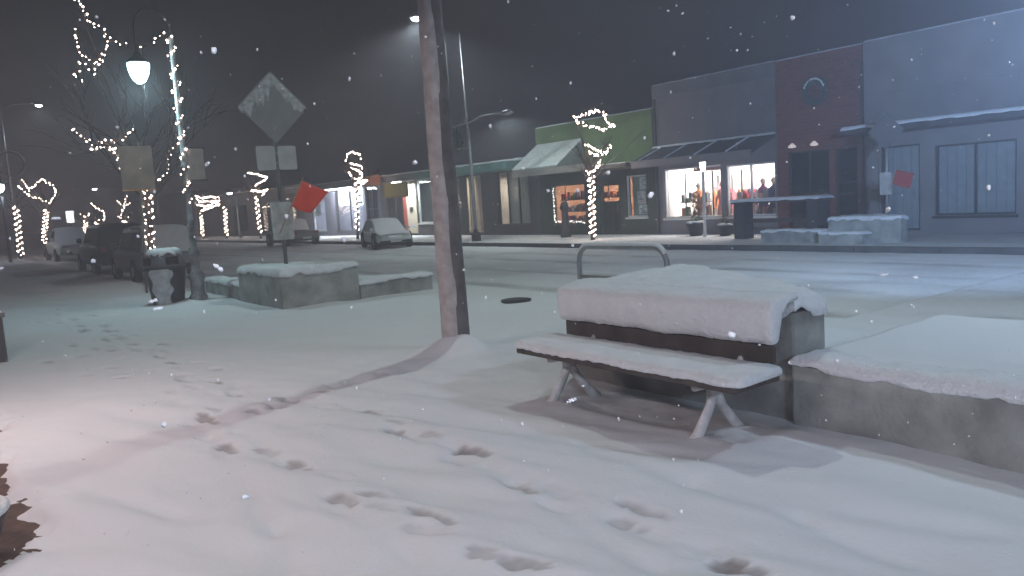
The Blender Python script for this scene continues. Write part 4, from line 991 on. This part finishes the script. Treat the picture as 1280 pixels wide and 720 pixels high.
# ------------------------------------------------------------------ cars
def car(label, loc, rotz, L, W, H, paint, kind='hatch', snow=True, group=None, buried=False):
    """nose towards +x; stations give lower body, belt and roof"""
    t = thing('parked_car', (0, 0, 0), label, 'car', group)
    hl = L/2
    if kind == 'hatch': bel = .58*H; gh = [(-hl+.05, .60), (-hl+.42, .92), (-hl+.95, 1.0), (-.1, 1.0), (.28, .93), (1.12, .60)]; hood = .57
    elif kind == 'suv': bel = .60*H; gh = [(-hl+.06, .62), (-hl+.28, .96), (-hl+.7, 1.0), (.45, 1.0), (.75, .95), (1.25, .62)]; hood = .60
    else: bel = .55*H; gh = [(-.9, .56), (-.75, .95), (-.5, 1.0), (.35, 1.0), (.6, .95), (1.15, .58)]; hood = .57
    # lower body: stations along x with a rounded cross section
    V = []; st = [(-hl, .80, .30, .46), (-hl+.06, .9, .22, .53), (-hl+.3, .97, .19, .58), (-hl+.9, 1, .18, .60), (0, 1, .18, .60), (hl-1.2, 1, .18, hood+.01), (hl-.5, .97, .19, hood-.03), (hl-.12, .9, .22, hood-.10), (hl, .78, .30, hood-.16)]
    for x, wf, zb, zt in st:
        hw = W/2*wf; z0 = zb*H*.7+.05; z1 = zt*H
        V += [(x, y, z) for y, z in ((-hw*.85, z0), (-hw, z0+.08), (-hw*1.0, (z0+z1)/2), (-hw*.96, z1-.06), (-hw*.86, z1), (0, z1+.025), (hw*.86, z1), (hw*.96, z1-.06), (hw, (z0+z1)/2), (hw, z0+.08), (hw*.85, z0))]
    n = 11; K = len(st)
    Fc = [(i*n+j, i*n+(j+1) % n, (i+1)*n+(j+1) % n, (i+1)*n+j) for i in range(K-1) for j in range(n)] + [tuple(range(n))[::-1], tuple(range((K-1)*n, K*n))]
    bd = MB().add(V, Fc).build('body', paint, t, True)
    ss = bd.modifiers.new('sub', 'SUBSURF'); ss.levels = 1; ss.render_levels = 1
    # greenhouse
    V = []
    for x, zt in gh:
        hw0, hw1 = W/2*.86, W/2*(.70 if zt > .9 else .82); z0 = .56*H; z1 = zt*H
        V += [(x, -hw0, z0), (x, -hw1, z1-.03), (x, -hw1*.85, z1), (x, hw1*.85, z1), (x, hw1, z1-.03), (x, hw0, z0)]
    n = 6; K = len(gh); Fc = [(i*n+j, i*n+j+1, (i+1)*n+j+1, (i+1)*n+j) for i in range(K-1) for j in range(n-1)] + [tuple(range(n))[::-1], tuple(range((K-1)*n, K*n))]
    MB().add(V, Fc).build('cabin', paint, t, True, .02)
    WG = mat('car_glass', (.012, .013, .016), .12, spec=.6)
    if buried: WG = mat('snowed_glass', (.6, .62, .62), .8, .25, 6)
    xs_ = [g[0] for g in gh]
    for s in (-1, 1):
        for a, b in ((xs_[1]+.12, (xs_[1]+xs_[3])/2-.04), ((xs_[1]+xs_[3])/2+.04, xs_[4]-.05)):
            y0, y1 = s*(W/2*.855+.006), s*(W/2*.715+.012)
            MB().extrude([(a, y0, .62*H), (b+.12, y0, .62*H), (b, y1, .92*H), (a+.06, y1, .92*H)], (0, s*.008, 0)).build('side_window', WG, t)
        MB().box(xs_[5]-.28, xs_[5]-.12, s*(W/2*.9), s*(W/2*1.08), .62*H, .72*H).build('mirror', paint, t, bevel=.02)
    for x in (-hl+.78, hl-.82):
        for s in (-1, 1):
            M = Matrix.Translation((x, s*(W/2-.09), .31)) @ Matrix.Rotation(math.pi/2, 4, 'X')
            wh = MB(); wh.lathe([(.12, -.1), (.29, -.1), (.315, -.06), (.315, .06), (.29, .1), (.12, .1)], (0, 0, 0), 20); wh.v = [tuple(M @ Vector(v)) for v in wh.v]
            wo = wh.build('wheel', RUBBER, t, True)
            rm = MB(); rm.lathe([(.02, -.105), (.17, -.104), (.18, -.09), (.18, .09), (.17, .104), (.02, .105)], (0, 0, 0), 16); rm.v = [tuple(M @ Vector(v)) for v in rm.v]
            rm.build('rim', STEEL, wo)
            ar = MB(); ar.lathe([(.02, -.055), (.37, -.055), (.37, .055), (.02, .055)], (0, 0, 0), 20)
            M2 = Matrix.Translation((x, s*(W/2-.045), .33)) @ Matrix.Rotation(math.pi/2, 4, 'X'); ar.v = [tuple(M2 @ Vector(v)) for v in ar.v]
            ar.build('wheel_arch', RUBBER, t)
    for s in (-1, 1):
        MB().box(hl-.12, hl-.005, s*W*.28-.16, s*W*.28+.16, .40*H, .46*H).build('headlight', mat('headlight_glass', (.5, .5, .5), .2), t, bevel=.02)
        MB().box(-hl+.01, -hl+.08, s*W*.36-.09, s*W*.36+.09, .44*H, .56*H).build('tail_light', mat('tail_red', (.25, .015, .015), .3), t, bevel=.02)
    MB().box(hl-.1, hl+.03, -W*.42, W*.42, .16*H+.05, .28*H).build('bumper', DARK, t, bevel=.03); MB().box(-hl-.03, -hl+.1, -W*.42, W*.42, .18*H+.05, .3*H).build('bumper', DARK, t, bevel=.03)
    MB().box(hl+.031, hl+.04, -.24, .24, .22*H, .28*H).build('number_plate', WFRAME, t); MB().box(-hl-.04, -hl-.031, -.24, .24, .26*H, .33*H).build('number_plate', WFRAME, t)
    if snow:
        def sheet(pts, nm):     # quad strip list of (x,halfwidth,z) becoming a rounded snow sheet
            V = []
            for x, hw, z in pts:
                for k in range(7):
                    u = -1+2*k/6; V.append((x, hw*u, z+.045*(1-abs(u)**4)+random.uniform(-.006, .006)))
            MB().add(V, [(i*7+k, i*7+k+1, (i+1)*7+k+1, (i+1)*7+k) for i in range(len(pts)-1) for k in range(6)]).build(nm, SNOW, t, True)
        rf = [(x, W/2*(.70 if z > .9 else .80), z*H+.01) for x, z in gh]
        sheet([(-hl+.01, W/2*.78, .5*H)] + rf + [(xs_[5]+.02, W/2*.84, hood*H+.02), (hl-.5, W/2*.88, (hood-.03)*H+.02), (hl-.06, W/2*.8, (hood-.11)*H+.01)], 'roof_snow') if kind != 'pickup' else sheet(rf+[(hl-.5, W/2*.85, hood*H), (hl-.06, W/2*.8, (hood-.1)*H)], 'roof_snow')
        if kind == 'pickup': sheet([(-hl+.05, W/2*.8, .6*H), (-.95, W/2*.8, .6*H)], 'bed_snow')
    t.location = loc; t.rotation_euler = (0, 0, rotz); return t
WHITEP = mat('paint_white', (.72, .75, .73), .4, .06, 3); DARKP = mat('paint_dark', (.025, .026, .03), .35, .1, 3); SILV = mat('paint_silver', (.30, .29, .34), .4, .06, 3); GREYP = mat('paint_grey', (.16, .17, .18), .4)
car('snow covered pale hatchback parked at the far kerb', (-31.9, 16.95, -.10), rad(-16), 4.1, 1.66, 1.24, WHITEP, 'hatch', buried=True)
car('snowy silver car nearest the litter bin, half hidden by the posts', (-27.0, 5.95, -.10), math.pi, 4.4, 1.8, 1.62, SILV, 'suv')
car('dark four wheel drive parked second in the near side row', (-33.2, 5.9, -.10), math.pi, 4.6, 1.86, 1.82, DARKP, 'suv', False)
car('white pickup with snowy windscreen farthest in the near side row', (-49.5, 6.7, -.10), 0, 5.0, 1.9, 1.75, WHITEP, 'pickup')
b = aty(365, 298, 16.9); car('snowy grey car at the far kerb behind the sign post', (b.x, 16.9, -.10), math.pi, 4.3, 1.75, 1.4, GREYP, 'sedan')
b = aty(250, 296, 16.9); car('distant grey car at the far kerb left of the short bright lamp', (-70, 16.9, -.10), math.pi, 4.3, 1.75, 1.42, GREYP, 'sedan')

# ------------------------------------------------------------------ left foreground and the shop behind the camera
pt = gp(0, 660)
p = gp(6, 655, .0)
t = thing('flower_pot', (-4.74, -.02, 0), 'low dark pot with a pale snowy rim at the left edge', 'plant pot')
cpt = (-4.74, -.02, 0)
MB().lathe([(.15, 0), (.22, .2), (.235, .22), (.235, .25), (.2, .25), (.19, .19), (.02, .18)], cpt, 24).build('pot', DARK, t, True)
MB().tube([(cpt[0]+.222*math.cos(a), cpt[1]+.222*math.sin(a), .262) for a in np.linspace(0, 6.28, 33)], .026, 8, False).build('rim_snow', SNOW, t, True)
t = thing('planter_tub', (-11.6, .45, 0), 'dark square tub standing at the left edge of the pavement', 'plant pot')
MB().box(-12.0, -11.3, .1, .72, 0, .62).build('tub', mat('tub_grey', (.08, .08, .085), .8, .2, 4), t, bevel=.02)
MB().box(-12.03, -11.27, .07, .75, .622, .68).build('rim', mat('tub_rim', (.16, .16, .165), .8), t, bevel=.015)
cap_poly('snow_cap', rect(-12.0, -11.3, .1, .72), .68, .06, t, .06, seed=91)
hs = thing('near_shop', (-4, -1.2, 0), 'shop front behind the viewer with a lit canopy over the pavement', 'building')
mb = MB(); ops = [(-9, -6, .5, 2.5), (-5.2, -2.2, .5, 2.5), (-1.4, -.3, .02, 2.3), (.5, 3.5, .5, 2.5)]
wallgrid(mb, -16, 8, 0, 4.5, ops, -1.5, .25); mb.box(-16, 8, -6, -5.8, 0, 4.5); mb.box(-16, -15.8, -5.79, -1.51, 0, 4.49); mb.box(7.8, 8, -5.79, -1.51, 0, 4.49); mb.build('wall', REDW, hs)
for a, b, c, d in ops:
    fb = MB(); fb.box(a, a+.06, -1.42, -1.32, c, d); fb.box(b-.06, b, -1.42, -1.32, c, d); fb.box(a+.06, b-.06, -1.42, -1.32, d-.06, d); fb.box(a+.06, b-.06, -1.42, -1.32, c, c+.06)
    fo = fb.build('window' if c > .1 else 'door', WFRAME, hs); MB().box(a+.05, b-.05, -1.38, -1.37, c+.05, d-.05).build('pane', PANE, fo)
MB().box(-16, 8, -1.249, .05, 3.0, 3.18).build('canopy', DARKW, hs); cap_poly('canopy_snow', rect(-16, 8, -1.24, .05), 3.18, .08, hs, .2, seed=95)
MB().box(-15.9, 7.9, -5.79, -1.5, 3.9, 4.1).build('roof', mat('roof_felt', (.1, .1, .1)), hs)
for xx, pw, cc in ((-7.2, 85, (1, .80, .79)), (-3.2, 38, (1, .82, .81)), (.8, 30, (.95, .90, 1)), (4.6, 330, (.66, .80, 1))):  # the cool rightmost lamp is added to brighten the planter wall and foreground
    MB().box(xx-.6, xx+.6, -.62, -.5, 2.94, 2.998).build('canopy_lamp', emat('canopy_tube_%d' % pw, cc, 9, False), hs)
    light('AREA', 'canopy_light', (xx, -.56, 2.93), pw, cc, hs, 1.2, .14, (xx-.2, .9, 0) if xx < 0 else (xx-1.2, 1.4, 0))

# ------------------------------------------------------------------ falling snow
fk = MB()
for i in range(900):
    while True:
        d = random.uniform(.9, 16)**1.0; px, py = random.uniform(-60, 1340), random.uniform(-60, 700)
        r_ = ray(px, py); p = CAM + r_*(d/F)
        if p.z > .15 and (p.y < 16): break
    s = random.uniform(.0018, .0042)*(1 if d > 2.2 else .6)
    a = Vector((random.uniform(-1, 1), random.uniform(-1, 1), random.uniform(-1, 1))).normalized()
    o0 = len(fk.v); fk.ball(p, s, (random.uniform(.6, 1.3), random.uniform(.6, 1.3), random.uniform(.7, 1.6)), .45, 5, 4)
for i in range(60):
    d = random.uniform(.8, 2.2); p = CAM + ray(random.uniform(0, 1280), random.uniform(-20, 640))*(d/F)
    fk.ball(p, random.uniform(.0022, .0036), (random.uniform(.7, 1.4), random.uniform(.7, 1.4), random.uniform(.7, 1.5)), .4, 7, 5)
for i in range(9):
    d = random.uniform(.7, 1.2); p = CAM + ray(random.uniform(0, 1280), random.uniform(-20, 560))*(d/F); ax_ = Vector((random.uniform(-1, 1), random.uniform(-1, 1), random.uniform(-.6, .6))).normalized()
    for k in range(4): fk.ball(p+ax_*(k-1.5)*.0028, random.uniform(.0012, .0022), (1, 1, 1), .4, 7, 5)
tag(fk.build('falling_snow', mat('snowflake', (.85, .86, .88), .9), None, True), 'white flakes of falling snow drifting through the air', 'snow', kind='stuff')

# ------------------------------------------------------------------ snowy air
hz = MB().box(-131, 31, -40, 60, -2.0, 14.5).build('haze', bpy.data.materials.new('haze'))
hm = hz.data.materials[0]; hm.use_nodes = True; n = hm.node_tree; n.nodes.clear()
o = n.nodes.new('ShaderNodeOutputMaterial'); v = n.nodes.new('ShaderNodeVolumePrincipled')
v.inputs['Color'].default_value = (.88, .88, .97, 1); v.inputs['Density'].default_value = .012; v.inputs['Anisotropy'].default_value = 0
n.links.new(v.outputs[0], o.inputs['Volume'])
tag(hz, 'pale snowy air filling the street', 'haze', kind='stuff')
